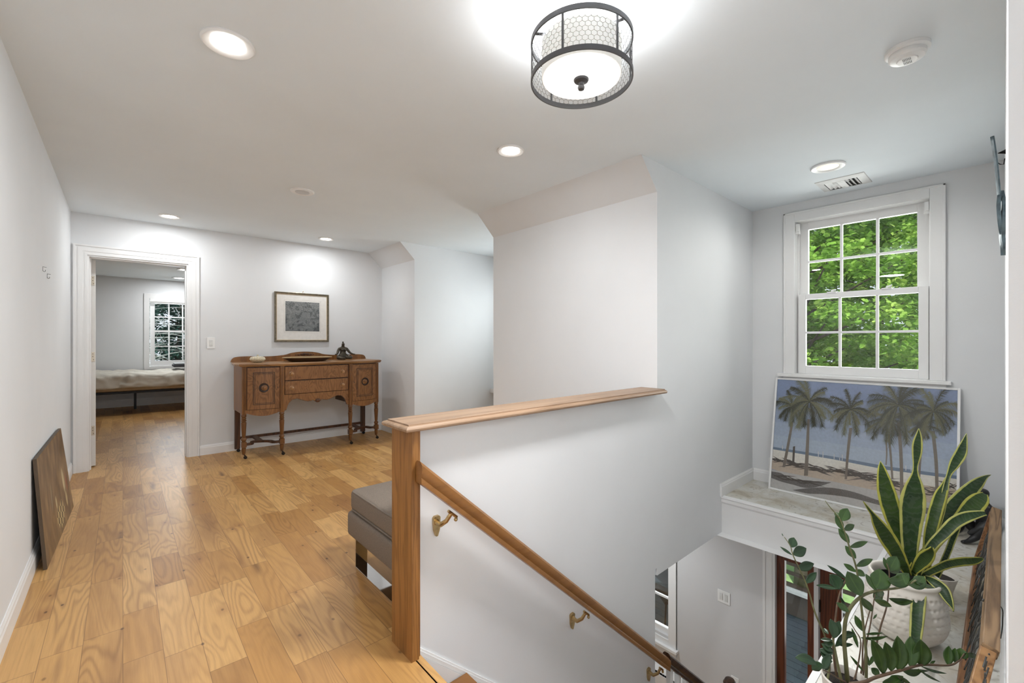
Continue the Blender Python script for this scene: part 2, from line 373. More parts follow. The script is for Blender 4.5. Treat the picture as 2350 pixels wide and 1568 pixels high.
# stairs
mb = MB()
for i in range(12):
    x0 = XN-.02+i*.2175; z = -(i+1)*.1923
    mb.box((x0, .475, ZLOW), (x0+.2175, YK-.022, z-.03)); 
struct(mb, 'stairs_riser_block', M['trim'], 'white stair risers going down', 'stairs')
mb = MB()
for i in range(12):
    x0 = XN-.02+i*.2175; z = -(i+1)*.1923
    mb.box((x0+.001, .476, z-.03), (x0+.2175+.028, YK-.022, z))
struct(mb, 'stairs_treads', M['oakx'], 'oak stair treads', 'stairs')
# baseboards
def basep(t=.014, h_=.105): return [(0, 0), (t, 0), (t, h_-.028), (t*.75, h_-.02), (t*.7, h_-.012), (t*.35, h_-.004), (t*.3, h_), (0, h_)]
def base_x(mb, x, s, y0, y1, z=0, h_=.105): mb.prism([(x+s*p[0], z+p[1]) for p in basep(h_=h_)], 'y', y0, y1)
def base_y(mb, y, s, x0, x1, z=0, h_=.105): mb.prism([(y+s*p[0], z+p[1]) for p in basep(h_=h_)], 'x', x0, x1)
mb = MB(); base_x(mb, XL, 1, -3, YF); struct(mb, 'baseboard_left', M['trim'], 'white baseboard on the left wall', 'baseboard')
mb = MB(); base_y(mb, YF, -1, .612, XS); struct(mb, 'baseboard_far', M['trim'], 'white baseboard behind the sideboard', 'baseboard')
mb = MB(); base_x(mb, XS, -1, 4.81, YF-.014); base_y(mb, 4.81, -1, XS, XW); struct(mb, 'baseboard_eave', M['trim'], 'white baseboard of the eave wall', 'baseboard')
mb = MB(); base_x(mb, XS, -1, YK+.105, 3.28); struct(mb, 'baseboard_eave_near', M['trim'], 'white baseboard behind the half wall', 'baseboard')
mb = MB(); base_y(mb, YK, -1, 3.655, XW, ZB); base_x(mb, XW, -1, YR, YK-.014, ZB); base_y(mb, YR, 1, XN+.01, XW, ZB); struct(mb, 'baseboard_ledge', M['trim'], 'white baseboard around the tile ledge', 'baseboard')
mb = MB(); base_y(mb, 10.93, -1, -2.1, 2.7, 0, .14); struct(mb, 'baseboard_bedroom', M['trim'], 'white baseboard in the bedroom', 'baseboard')
# sloped skirt board on the stair wall
mb = MB(); sl = -.884
def skirt(dz0, dz1, t):
    x0, x1 = .862, 3.3
    a = [(x0, .022+dz1), (x1, .022+sl*(x1-x0)+dz1), (x1, .022+sl*(x1-x0)+dz0), (x0, .022+dz0)]
    a = [(p[0], max(p[1], ZLOW)) for p in a]
    mb.prism(a, 'y', YK, YK-t)
x0 = .862
mb.prism([(x0, .022-.03), (2.65, .022-.03+sl*(2.65-x0)), (2.65, max(ZLOW, -.6+sl*(2.65-x0))), (x0, -.6)], 'y', YK, YK-.016)
mb.prism([(x0, .022), (2.65, .022+sl*(2.65-x0)), (2.65, -.018+sl*(2.65-x0)), (x0, -.018)], 'y', YK, YK-.008)
mb.prism([(x0, .012), (2.65, .012+sl*(2.65-x0)), (2.65, -.006+sl*(2.65-x0)), (x0, -.006)], 'y', YK, YK-.012)
struct(mb, 'baseboard_stair', M['trim'], 'white skirt board stepping down beside the stairs', 'baseboard')

# windows -------------------------------------------------------------
def casing_x(mb, x, s, y0, y1, z0, z1, wd=.085, t=.018, bottom=False):
    "flat moulded casing around an opening on a wall whose normal is x"
    mb.box((x, y0-wd, z0), (x+s*t*.8, y0, z1+wd)); mb.box((x, y1, z0), (x+s*t*.8, y1+wd, z1+wd)); mb.box((x, y0, z1), (x+s*t*.8, y1, z1+wd))
    mb.box((x, y0-wd, z0), (x+s*t, y0-wd+.016, z1+wd)); mb.box((x, y1+wd-.016, z0), (x+s*t, y1+wd, z1+wd)); mb.box((x, y0-wd, z1+wd-.016), (x+s*t, y1+wd, z1+wd))
def sash(mb, axis, c, a0, a1, z0, z1, st, top, bot, cols, rows, t=.035, mun=.018):
    def B(p0, p1, q0, q1, tt=t):
        if axis == 'x': mb.box((c-tt/2, p0, q0), (c+tt/2, p1, q1))
        else: mb.box((p0, c-tt/2, q0), (p1, c+tt/2, q1))
    B(a0, a0+st, z0, z1); B(a1-st, a1, z0, z1); B(a0+st, a1-st, z1-top, z1); B(a0+st, a1-st, z0, z0+bot)
    ga, gb, gz0, gz1 = a0+st, a1-st, z0+bot, z1-top
    for k in range(1, cols): q = ga+(gb-ga)*k/cols; B(q-mun/2, q+mun/2, gz0, gz1, t*.6)
    for k in range(1, rows): q = gz0+(gz1-gz0)*k/rows; B(ga, gb, q-mun/2, q+mun/2, t*.56)
    return ga, gb, gz0, gz1
def pane(axis, c, g, parent):
    mb = MB()
    if axis == 'x': mb.box((c-.0015, g[0]-.004, g[2]-.004), (c+.0015, g[1]+.004, g[3]+.004))
    else: mb.box((g[0]-.004, c-.0015, g[2]-.004), (g[1]+.004, c+.0015, g[3]+.004))
    return mb.build('pane', M['glass'], parent)
w1 = empty('window_1', (XW, .78, .94), 'white double-hung window with twelve panes facing green trees', 'window', kind='structure')
mb = MB(); casing_x(mb, XW, -1, .355, 1.204, .941, 2.255, .083); mb.build('window_casing', M['trim'], w1, bevel=.003)
mb = MB(); mb.box((XW-.055, .244, .915), (XW+.04, 1.325, .941)); mb.box((XW-.016, .27, .865), (XW, 1.29, .915)); mb.build('window_stool', M['trim'], w1, bevel=.004)
mb = MB()
for (y0, y1, z0, z1) in ((.335, .357, .921, 2.275), (1.202, 1.224, .921, 2.275), (.355, 1.204, 2.253, 2.275), (.355, 1.204, .925, .943)): mb.box((XW-.002, y0, z0), (XW+.148, y1, z1))
for (y0, y1) in ((.357, .371), (1.188, 1.202)): mb.box((XW+.075, y0, .943), (XW+.085, y1, 2.25))
mb.build('window_jamb', M['trim'], w1)
mb = MB(); g = sash(mb, 'x', XW+.11, .356, 1.203, 1.585, 2.254, .075, .064, .045, 3, 2); u = mb.build('upper_sash', M['trim'], w1, bevel=.002); pane('x', XW+.11, g, u)
mb = MB(); g = sash(mb, 'x', XW+.062, .365, 1.19, .943, 1.627, .055, .045, .068, 3, 2); u = mb.build('lower_sash', M['trim'], w1, bevel=.002); pane('x', XW+.062, g, u)
for y in (.95, .60):
    mb = MB(); mb.box((XW+.035, y-.03, 1.625), (XW+.08, y+.03, 1.634)); mb.tube([(XW+.05, y, 1.634), (XW+.05, y, 1.644), (XW+.035, y-.03, 1.646)], .006, 8); mb.build('sash_lock', M['plastic'], w1)
for y in (.372, 1.187):
    mb = MB(); mb.box((XW+.005, y-.012, 2.17), (XW+.045, y+.012, 2.235)); mb.box((XW+.012, y-.016, 2.15), (XW+.035, y+.016, 2.175)); mb.build('blind_bracket', M['plastic'], w1)
# dormer window
w3 = empty('window_2', (XW, 4.02, .75), 'dormer window beyond the half wall', 'window', kind='structure')
mb = MB(); casing_x(mb, XW, -1, 3.5, 4.55, .75, 2.1, .083); mb.build('window_casing', M['trim'], w3)
mb = MB(); g = sash(mb, 'x', XW+.08, 3.5, 4.55, .75, 2.1, .05, .05, .06, 3, 4); u = mb.build('sash', M['trim'], w3); pane('x', XW+.08, g, u)
mb = MB(); mb.box((3.86, 3.30, .50), (XW-.001, 4.807, .553)); mb.box((3.93, 3.30, .001), (XW-.001, 4.80, .50)); struct(mb, 'trim_3', M['trim'], 'white window bench in the dormer', 'trim', bevel=.004)
# bedroom window
w2 = empty('window_3', (.8, 10.93, .74), 'bedroom window with white muntins seen through the doorway', 'window', kind='structure')
mb = MB(); x0, x1, z0, z1 = BW
for a in ((x0-.085, x0, z0-.06, z1+.085), (x1, x1+.085, z0-.06, z1+.085), (x0, x1, z1, z1+.085), (x0, x1, z0-.06, z0)): mb.box((a[0], 10.912, a[2]), (a[1], 10.93, a[3]))
mb.build('window_casing', M['trim'], w2, bevel=.003)
mb = MB(); g = sash(mb, 'y', 11.01, x0+.01, x1-.01, 1.41, z1-.05, .07, .045, .03, 3, 2, mun=.02); u = mb.build('upper_sash', M['trim'], w2); pane('y', 11.01, g, u)
mb = MB(); g = sash(mb, 'y', 10.975, x0+.01, x1-.01, z0, 1.44, .07, .035, .105, 3, 2, mun=.02); u = mb.build('lower_sash', M['trim'], w2); pane('y', 10.975, g, u)
mb = MB(); mb.box((x0+.005, 10.90, z1-.07), (x1-.005, 10.95, z1-.002)); mb.tube([(x0+.01, 10.925, z1-.08), (x1-.01, 10.925, z1-.08)], .014, 10); mb.build('roller_blind', M['plastic'], w2)
# lower window
w4 = empty('window_4', (XW, 2.8, -1.87), 'lower floor window looking onto the blue-grey deck', 'window', kind='structure')
mb = MB(); casing_x(mb, XW, -1, LWIN[0]-.015, LWIN[1]+.015, -2.02, LWIN[3]+.02, .09); mb.box((XW-.015, LWIN[0]-.02, -2.02), (XW, LWIN[1]+.02, LWIN[2]-.09)); mb.build('window_casing', M['trim'], w4, bevel=.003)
mb = MB(); mb.box((XW-.05, LWIN[0]-.125, -2.05), (XW, LWIN[1]+.125, -2.02)); mb.box((XW-.015, LWIN[0]-.1, -2.13), (XW, LWIN[1]+.1, -2.05)); mb.build('window_stool', M['trim'], w4, bevel=.003)
mb = MB(); g = sash(mb, 'x', XW+.04, LWIN[0]-.04, LWIN[1]+.04, -1.93, -.70, .04, .04, .06, 1, 1); 
mb.box((XW+.03, LWIN[0], -1.555), (XW+.05, LWIN[1], -1.535)); mb.box((XW+.03, LWIN[0], -1.14), (XW+.05, LWIN[1], -1.12)); u = mb.build('sash', M['trim'], w4); pane('x', XW+.04, g, u)
w5 = empty('window_5', (.25, -3, .8), 'window added behind the viewer, out of view, as a light source', 'window', kind='structure')  # unseen window, added to let light in from behind the camera
mb = MB(); g = sash(mb, 'y', -3.05, -.2, .7, .8, 2.1, .05, .05, .06, 3, 4); u = mb.build('sash', M['trim'], w5); pane('y', -3.05, g, u)
# bedroom doorway -----------------------------------------------------
d1 = empty('door_1', (.13, YF, 0), 'white bedroom doorway with moulded casing and open door', 'door', kind='structure')
mb = MB()
cw = .094
def dcase(mb, y, s):
    for a0, a1, t in ((0, .016, .020), (.016, .03, .013), (.03, .062, .016), (.062, .078, .012), (.078, cw, .014)):
        o0, o1 = cw-a1, cw-a0
        mb.box((-.25-o1, y, 0), (-.25-o0, y+s*t, 2.035+o1)); mb.box((.515+o0, y, 0), (.515+o1, y+s*t, 2.035+o1)); mb.box((-.25-o0, y, 2.035+o0), (.515+o0, y+s*t, 2.035+o1))
dcase(mb, YF, -1); mb.build('door_casing', M['trim'], d1)
mb = MB(); mb.box((-.252, YF-.003, 0), (-.236, YF+.123, 2.035)); mb.box((.501, YF-.003, 0), (.517, YF+.123, 2.035)); mb.box((-.236, YF-.003, 2.02), (.501, YF+.123, 2.036))
mb.box((-.236, YF+.05, 0), (-.226, YF+.085, 2.02)); mb.box((.491, YF+.05, 0), (.501, YF+.085, 2.02)); mb.box((-.226, YF+.05, 2.01), (.491, YF+.085, 2.02)); mb.build('door_jamb', M['trim'], d1)
T = Matrix.Translation((-.234, 5.87, 0)) @ Matrix.Rotation(math.radians(4.5), 4, 'Z') @ Matrix.Translation((.234, -5.87, 0))
mb = MB(); mb.box((-.232, 5.875, .012), (-.197, 6.62, 2.012), T); leaf = mb.build('door_leaf', plain('door paint', (.86, .85, .82), .4, var=.01), d1, bevel=.002)
for z in (1.81, 1.072, .355):
    mb = MB(); mb.box((-.230, 5.872, z-.045), (-.205, 5.8745, z+.045)); mb.tube([(-.2345, 5.868, z-.047), (-.2345, 5.868, z+.047)], .006, 10)
    for dz in (-.028, .002, .028): mb.mat(1).tube([(-.213-.005*(dz > 0), 5.873, z+dz), (-.213-.005*(dz > 0), 5.871, z+dz)], .0035, 8); mb.mat(0)
    mb.build('hinge', [M['hinge'], M['dark']], leaf)
# lower entry door, sidelight -----------------------------------------
mahog = wood('red mahogany', (.17, .048, .020), (.075, .018, .008), 'z', 20, .04, .35)
d2 = empty('door_2', (XW, .8, ZLOW), 'mahogany entry door with sidelight on the lower floor', 'door', kind='structure')
mb = MB(); mb.box((XW-.018, 1.353, ZLOW), (XW, 1.45, -.40)); mb.box((XW-.022, 1.43, ZLOW), (XW, 1.452, -.40)); mb.box((XW-.014, 1.375, ZLOW), (XW-.02, 1.385, -.40))
mb.box((XW-.018, -.0, -.45), (XW, 1.452, -.36)); mb.box((XW-.01, 1.03, ZLOW), (XW+.12, 1.062, -.45)); mb.build('door_casing', M['trim'], d2)
mb = MB(); mb.box((XW+.03, 1.062, ZLOW), (XW+.08, 1.118, -.45)); mb.box((XW+.03, 1.292, ZLOW), (XW+.08, 1.353, -.45)); mb.box((XW+.03, 1.118, -.72), (XW+.08, 1.292, -.45)); mb.box((XW+.03, 1.118, ZLOW), (XW+.08, 1.292, ZLOW+.25))
sl_ = mb.build('sidelight', mahog, d2, bevel=.003); pane('x', XW+.055, (1.118, 1.292, ZLOW+.25, -.72), sl_)
mb = MB(); mb.box((XW+.03, .88, ZLOW+.01), (XW+.075, 1.027, -.455)); mb.box((XW+.03, .06, ZLOW+.01), (XW+.075, .19, -.455)); mb.box((XW+.03, .19, -.72), (XW+.075, .88, -.455)); mb.box((XW+.03, .19, ZLOW+.01), (XW+.075, .88, -1.62))
for y0_, y1_ in ((.25, .50), (.56, .82)): mb.box((XW+.022, y0_, ZLOW+.2), (XW+.03, y1_, -1.72))
dl = mb.build('door_leaf', mahog, d2, bevel=.003); pane('x', XW+.055, (.19, .88, -1.62, -.72), dl)
for z in (-1.0, -1.95):
    mb = MB(); mb.tube([(XW+.022, 1.029, z-.05), (XW+.022, 1.029, z+.05)], .008, 10); mb.build('hinge', M['blackmetal'], dl)

# half wall cap and oak end post --------------------------------------
mb = MB(); zc = .876
capp = [(1.487, 0), (1.472, .006), (1.468, .016), (1.474, .024), (1.482, .026), (1.486, .030), (1.64, .030), (1.68, .026), (1.694, .016), (1.69, .006), (1.675, 0)]
# cap with moulded edge on three sides: loft rings inset from a plan rectangle
x0, x1, y0, y1 = .785, XS-.0015, 1.470, 1.682
ring = []
for (ins, z) in ((.018, 0), (.006, .003), (.001, .008), (0, .014), (.003, .019), (.010, .0235), (.018, .0245), (.0185, .030)):
    ring.append([(x0+ins, y0+ins, zc+z), (x1, y0+ins, zc+z), (x1, y1-ins, zc+z), (x0+ins, y1-ins, zc+z)])
vs = [p for r in ring for p in r]; fs = [(0, 1, 2, 3), tuple(4*7+i for i in range(4))]
for i in range(7):
    for k in range(4): fs.append((4*i+k, 4*i+(k+1) % 4, 4*i+4+(k+1) % 4, 4*i+4+k))
mb.add(vs, fs); o = mb.build('rail_cap', M['oakcap']); setk(o, 'worn oak cap board along the top of the white half wall', 'rail cap')
mb = MB(); mb.box((.818, 1.492, 0), (.849, 1.655, .876)); mb.box((.849, 1.492, 0), (.8495, 1.544, .876)); mb.box((.850, 1.505, -.0), (.862, 1.543, .876))
o = mb.build('end_post', M['oak'], bevel=.002); setk(o, 'flat golden oak end board on the half wall next to the ottoman', 'post')

# handrail ------------------------------------------------------------
def rail_prof(): return [(-.026, .012), (-.024, .026), (-.012, .036), (.012, .036), (.024, .026), (.026, .012), (.022, -.006), (.019, -.014), (.021, -.02), (.021, -.034), (-.021, -.034), (-.021, -.02), (-.019, -.014), (-.022, -.006)]
def rail(mb, xa, za, xb, zb, y, sc=1.0):
    "profile kept vertical, swept along the slope"
    n = 14; vs = []
    for (x, z) in ((xa, za), (xb, zb)):
        for (a, b) in rail_prof(): vs.append((x, y+a*sc, z+b*sc*1.18))
    fs = [tuple(range(n)), tuple(range(n, 2*n))[::-1]]+[(i, (i+1) % n, n+(i+1) % n, n+i) for i in range(n)]
    return mb.add(vs, fs)
hr = empty('handrail', (.83, 1.47, .73), 'golden oak handrail sloping down the white stair wall', 'handrail')
mb = MB(); rail(mb, .832, .728, 2.665, -.892, 1.464); mb.build('rail', M['oakx'], hr, smooth='auto')
for x in (.955, 1.80, 2.56):
    zr = .728+(x+.03-.832)*(-1.62/1.833)-.045
    mb = MB(); zz = zr-.075
    mb.prism([(x-.016, zz+.03), (x-.013, zz-.02), (x-.004, zz-.045), (x+.004, zz-.045), (x+.013, zz-.02), (x+.016, zz+.03), (x+.01, zz+.037), (x-.01, zz+.037)], 'y', YK-.001, YK-.014)
    mb.tube([(x, YK-.01, zz+.012), (x, YK-.04, zz+.010), (x+.01, YK-.065, zz+.03), (x+.028, 1.468, zr-.012)], [.013, .010, .009, .008], 10)
    mb.tube([(x+.012, 1.468, zr-.002), (x+.052, 1.468, zr-.037)], .006, 8); mb.sphere((x+.045, 1.464, zr-.043), .008)
    mb.build('rail_bracket', M['brass'], hr, smooth='auto')
# lower balustrade
bl = empty('balustrade', (2.7, 1.468, -2.4), 'dark stained banister with white balusters below the oak handrail', 'banister')
mb = MB(); rail(mb, 2.66, -.86, 3.62, -.86+(.96)*-.884, 1.468, 1.05); mb.build('rail', M['darkrail'], bl, smooth='auto')
for k in range(9):
    x = 2.70+k*.108; zt = -.86+(x-2.66)*-.884-.045; zb_ = -.1923*(math.floor((x-XN+.02)/.2175)+1)
    mb = MB(); zb_ = max(zb_, ZLOW)
    zh = zt-zb_
    mb.box((x-.016, 1.452, zb_), (x+.016, 1.484, zb_+zh*.25)); mb.lathe([(.013, zb_+zh*.25), (.017, zb_+zh*.28), (.010, zb_+zh*.31), (.015, zb_+zh*.45), (.009, zt-.16), (.015, zt-.14), (.015, zt)], (x, 1.468, 0), 10)
    mb.box((x-.016, 1.452, zt-.13), (x+.016, 1.484, zt+.012)); mb.build('baluster', M['trim'], bl)
mb = MB(); mb.box((3.61, 1.425, ZLOW), (3.70, 1.512, -1.62)); mb.mat(1).lathe([(.02, -1.62), (.05, -1.615), (.052, -1.60), (.03, -1.59), (.045, -1.565), (.05, -1.535), (.035, -1.505), (.001, -1.498)], (3.655, 1.468, 0), 20); mb.build('newel_post', [M['trim'], M['darkrail']], bl, smooth='auto')
# lower baseboard heater and outlet
o = empty('baseboard_heater', (4.3, 2.4, ZLOW), 'white baseboard heater against the lower wall behind the balusters', 'heater')
mb = MB(); mb.box((XW-.07, 1.95, ZLOW+.02), (XW-.002, 3.6, ZLOW+.05)); mb.box((XW-.07, 1.95, ZLOW+.05), (XW-.06, 3.6, ZLOW+.16)); mb.prism([(XW-.07, ZLOW+.19), (XW-.03, ZLOW+.23), (XW-.002, ZLOW+.23), (XW-.002, ZLOW+.2), (XW-.06, ZLOW+.18)], 'y', 1.95, 3.6); mb.box((XW-.012, 1.95, ZLOW+.02), (XW-.002, 3.6, ZLOW+.22)); mb.build('housing', M['plastic'], o)
mb = MB()
for k in range(60): mb.box((XW-.055, 1.96+k*.027, ZLOW+.06), (XW-.02, 1.963+k*.027, ZLOW+.16))
mb.build('fins', M['dark'], o)

# ------------------------------------------------------------ ceiling fittings
Lwhite = emit('lit lamp lens', (1, .98, .94), 14)
def can(u_, v_, lbl, on=True, r=.058, energy=9, zc=H, group='lit recessed ceiling lights'):
    d = (zc-CAM_H)*1004/(784-v_); p = at(u_, v_, d)
    root = empty('recessed_light', (p.x, p.y, zc), lbl, 'ceiling light', group)
    ro = r*1.62
    mb = MB(); mb.lathe([(ro, zc-.0005), (ro, zc-.006), (ro-.006, zc-.011), (r+.006, zc-.007), (r, zc-.003), (r, zc-.0005)], (p.x, p.y, 0), 40); mb.build('trim_ring', M['plastic'], root, smooth='auto')
    mb = MB(); mb.lathe([(r, zc-.0035), (r, zc-.006), (r*.6, zc-.0085), (.001, zc-.009)], (p.x, p.y, 0), 40)
    mb.build('lens', Lwhite if on else emit('dim warm lens', (1, .80, .42), .30), root, smooth='auto')
    if True:
        l = bpy.data.lights.new('recessed_lamp_or_fill', 'AREA' if on else 'SPOT'); l.energy = energy; l.color = (.955, .98, 1) if on else (1, .985, .95)
        if on: l.shape = 'DISK'; l.size = r*1.9
        else: l.spot_size = math.radians(168); l.spot_blend = .6; l.shadow_soft_size = .008  # unlit can: added spot that brightens the window wall
        lo = bpy.data.objects.new('recessed_lamp_or_fill', l); COL.objects.link(lo); lo.location = (0, 0, -.013); lo.parent = root
    return root
can(524, 99, 'large bright recessed light at top left of the hall ceiling', energy=3)
can(1172, 345, 'bright recessed light in the middle of the ceiling left of the wire lamp', r=.052, energy=4.3)
can(389, 496, 'bright recessed light above the bedroom doorway', r=.052, energy=4.1)
can(748, 548, 'bright recessed light above the framed print and sideboard', r=.052, energy=4.1)
can(1900, 382, 'dim cream recessed light next to the air vent', on=False, r=.062, energy=9, group='unlit recessed lights')
can(411, 638, 'small bright recessed light on the bedroom ceiling, fully in view', r=.07, energy=7, group='bedroom recessed lights')
can(425, 619, 'small bright recessed light on the bedroom ceiling cut by the door frame', r=.07, energy=7, group='bedroom recessed lights')
p = at(694, 439, 1.2*1004/(784-439))
dp = empty('blank_ceiling_plate', (p.x, p.y, H), 'unlit white round ceiling plate between the recessed lights', 'ceiling plate')
mb = MB(); mb.lathe([(.088, H-.0005), (.088, H-.006), (.08, H-.011), (.06, H-.009), (.001, H-.009)], (p.x, p.y, 0), 40); mb.build('trim_ring', M['plastic'], dp, smooth='auto')
mb = MB(); mb.lathe([(.052, H-.0085), (.052, H-.011), (.04, H-.0125), (.001, H-.0125)], (p.x, p.y, 0), 40); mb.build('cover', plain('grey lens', (.62, .62, .62), .4), dp, smooth='auto')
# smoke detector
p = at(2082, 112, 1.2*1004/(784-112))
sm = empty('smoke_detector', (p.x, p.y, H), 'white round smoke detector on the ceiling at top right', 'smoke detector')
mb = MB(); mb.lathe([(.072, H-.0005), (.072, H-.014), (.066, H-.018), (.001, H-.018)], (p.x, p.y, 0), 40); mb.build('mounting_plate', M['plastic'], sm, smooth='auto')
mb = MB(); mb.lathe([(.058, H-.018), (.060, H-.021), (.060, H-.034), (.054, H-.042), (.034, H-.046), (.032, H-.05), (.001, H-.051)], (p.x, p.y, 0), 40); mb.build('cover', M['plastic'], sm, smooth='auto')
mb = MB()
for s_ in (-1, 1):
    for k in range(6): mb.box((p.x+s_*.014-.009, p.y-.012+k*.0045, H-.0525), (p.x+s_*.014+.009, p.y-.0105+k*.0045, H-.0505))
mb.build('vent_slots', plain('slot grey', (.2, .2, .2), .6), sm)
# air register
vx0, vx1, vy0, vy1 = 3.91, 4.20, .655, .955
vt = empty('air_vent', ((vx0+vx1)/2, (vy0+vy1)/2, H), 'white louvred air vent on the ceiling above the window', 'air vent')
mb = MB()
for k, (i0, i1, z0_, z1_) in enumerate(((0, .004, 0, .004), (.004, .05, .004, .014))):
    a = [(vx0+i0, vy0+i0), (vx1-i0, vy0+i0), (vx1-i0, vy1-i0), (vx0+i0, vy1-i0)]; b_ = [(vx0+i1, vy0+i1), (vx1-i1, vy0+i1), (vx1-i1, vy1-i1), (vx0+i1, vy1-i1)]
    vs = [(q[0], q[1], H-z0_) for q in a]+[(q[0], q[1], H-z1_) for q in b_]
    mb.add(vs, [(j, (j+1) % 4, 4+(j+1) % 4, 4+j) for j in range(4)])
mb.build('frame', plain('register enamel', (.70, .70, .69), .4), vt)
mb = MB(); mb.box((vx0+.04, vy0+.04, H-.002), (vx1-.04, vy1-.04, H-.0005)); mb.build('duct', M['dark'], vt)
mb = MB(); yc = (vy0+vy1)/2
for k in range(3):
    for s_ in (-1, 1):
        y = yc+s_*(.022+k*.027)
        mb.add([(vx0+.05, y, H-.003), (vx1-.05, y, H-.003), (vx1-.05, y+s_*.019, H-.014), (vx0+.05, y+s_*.019, H-.014), (vx0+.05, y, H-.0025), (vx1-.05, y, H-.0025), (vx1-.05, y+s_*.017, H-.0125), (vx0+.05, y+s_*.017, H-.0125)], [(0, 1, 2, 3), (4, 5, 6, 7), (0, 1, 5, 4), (1, 2, 6, 5), (2, 3, 7, 6), (3, 0, 4, 7)])
mb.box((vx0+.05, yc-.022, H-.0145), (vx1-.05, yc+.022, H-.0125))
for k in range(3): mb.box((vx0+.052+k*.018, yc-.05, H-.0155), (vx0+.056+k*.018, yc+.05, H-.013))
mb.build('louvers', M['plastic'], vt)
# semi-flush drum lamp
lx, ly = 1.213, .995
lm = empty('ceiling_lamp', (lx, ly, H), 'round drum ceiling lamp with chicken-wire cage and frosted glass', 'ceiling lamp')
mb = MB(); mb.lathe([(.066, H-.0005), (.066, H-.018), (.058, H-.026), (.02, H-.03), (.012, H-.04), (.012, H-.1), (.001, H-.1)], (lx, ly, 0), 32); mb.build('canopy', M['plastic'], lm, smooth='auto')
RC = .1755
for zz in (2.268, 2.138):
    mb = MB(); mb.lathe([(RC-.002, zz), (RC+.003, zz), (RC+.003, zz+.017), (RC-.002, zz+.017), (RC-.002, zz)], (lx, ly, 0), 72); mb.build('cage_ring', M['graymetal'], lm, smooth='auto')
for k in range(6):
    th = k*PI/3+math.radians(20)
    mb = MB(); c_, s_ = math.cos(th), math.sin(th); T = Matrix.Translation((lx+RC*c_, ly+RC*s_, 0)) @ Matrix.Rotation(th, 4, 'Z'); mb.box((-.002, -.0035, 2.15), (.002, .0035, 2.27), T); mb.build('cage_bar', M['graymetal'], lm)
mb = MB(); nh = 58; zb0, zb1 = 2.153, 2.270; dz = .0155
def cp(i, z): th = 2*PI*i/nh; return Vector((lx+(RC-.001)*math.cos(th), ly+(RC-.001)*math.sin(th), z))
rows_ = 8; rh = (zb1-zb0)/rows_
for j in range(rows_):
    z = zb0+j*rh; off = .5*(j % 2)
    for i in range(nh):
        a = cp(i+off, z+rh*.32); b1 = cp(i+off+.5, z); b2 = cp(i+off-.5, z)
        for q in (b1, b2): mb.tube([a, q], .00055, 3, False)
        mb.tube([a, cp(i+off, z+rh)], .0007, 3, False)
mb.build('wire_mesh', plain('galvanised wire', (.10, .10, .10), .6, .0), lm)
mb = MB(); mb.lathe([(.138, 2.155), (.1395, 2.276), (.136, 2.276), (.1345, 2.155), (.138, 2.155)], (lx, ly, 0), 64); mb.build('shade', emit('lit fabric shade', (1, .97, .86), .16), lm, smooth='auto')
mb = MB(); mb.lathe([(.1345, 2.158), (.134, 2.152), (.11, 2.149), (.001, 2.148)], (lx, ly, 0), 64); mb.build('diffuser', emit('lit frosted glass', (1, .99, .96), 1.1), lm, smooth='auto')
mb = MB(); mb.lathe([(.001, 2.149), (.026, 2.149), (.027, 2.146), (.024, 2.141), (.009, 2.136), (.007, 2.129), (.011, 2.125), (.0125, 2.119), (.010, 2.112), (.001, 2.109)], (lx, ly, 0), 28); mb.build('finial', M['graymetal'], lm, smooth='auto')
mb = MB()
for k in range(3):
    th = k*2*PI/3+.6; mb.bar((lx, ly, 2.30), (lx+(RC)*math.cos(th), ly+RC*math.sin(th), 2.277), .012, .003)
mb.lathe([(.02, 2.295), (.02, 2.325), (.001, 2.325)], (lx, ly, 0), 20)
mb.build('spider', M['graymetal'], lm)
l = bpy.data.lights.new('drum_bulb', 'POINT'); l.energy = 6; l.shadow_soft_size = .04; l.color = (.98, .985, 1); lo = bpy.data.objects.new('drum_bulb', l); COL.objects.link(lo); lo.location = (lx+.0, ly+.0, 2.235)
l = bpy.data.lights.new('drum_glow', 'AREA'); l.shape = 'DISK'; l.size = .25; l.energy = 17; l.color = (.98, .985, 1); lo = bpy.data.objects.new('drum_glow', l); COL.objects.link(lo); lo.location = (lx, ly, 2.104)
# unseen fill lights, added to brighten the lower level and the hall
area('lower_hall_fill', (3.6, 2.6, -.42), (0, 0, -1), .3, .3, 7, (.955, .98, 1))
area('hall_fill_behind', (.2, -1.4, H-.03), (0, 0, -1), .25, .25, 9, (.955, .98, 1))

# ------------------------------------------------------------ sideboard
sbw = wood('aged quartered oak', (.235, .100, .028), (.12, .046, .012), 'z', 16, .1, .36, rings=10, fine=.5)
sbx = wood('aged oak panels', (.255, .115, .038), (.145, .058, .018), 'z', 10, .34, .42, rings=34, fine=.4)
sbl = wood('aged oak legs', (.15, .062, .018), (.06, .022, .007), 'z', 16, .1, .34, rings=8, fine=.5)
sbt = wood('aged oak top', (.34, .18, .075), (.17, .08, .03), 'x', 10, .08, .3, rings=14)
sbd = wood('dark oak', (.085, .034, .015), (.035, .014, .007), 'z', 12, .1, .42)
inlay = plain('black inlay', (.03, .015, .01), .4)
X0, X1 = .915, 2.392; XI0, XI1 = 1.275, 2.015; YB = 5.64
sb = empty('sideboard', (1.65, 5.4, 0), 'antique oak sideboard on turned legs below the framed print', 'sideboard')
def fy(x):
    "front line of the case in plan"
    if x <= XI0: t = (x-X0)/(XI0-X0); return 5.215-.075*t-.022*math.sin(PI*t)
    if x >= XI1: t = (X1-x)/(X1-XI1); return 5.215-.075*t-.022*math.sin(PI*t)
    return 5.150
def frange(a, b, n): return [a+(b-a)*i/n for i in range(n+1)]
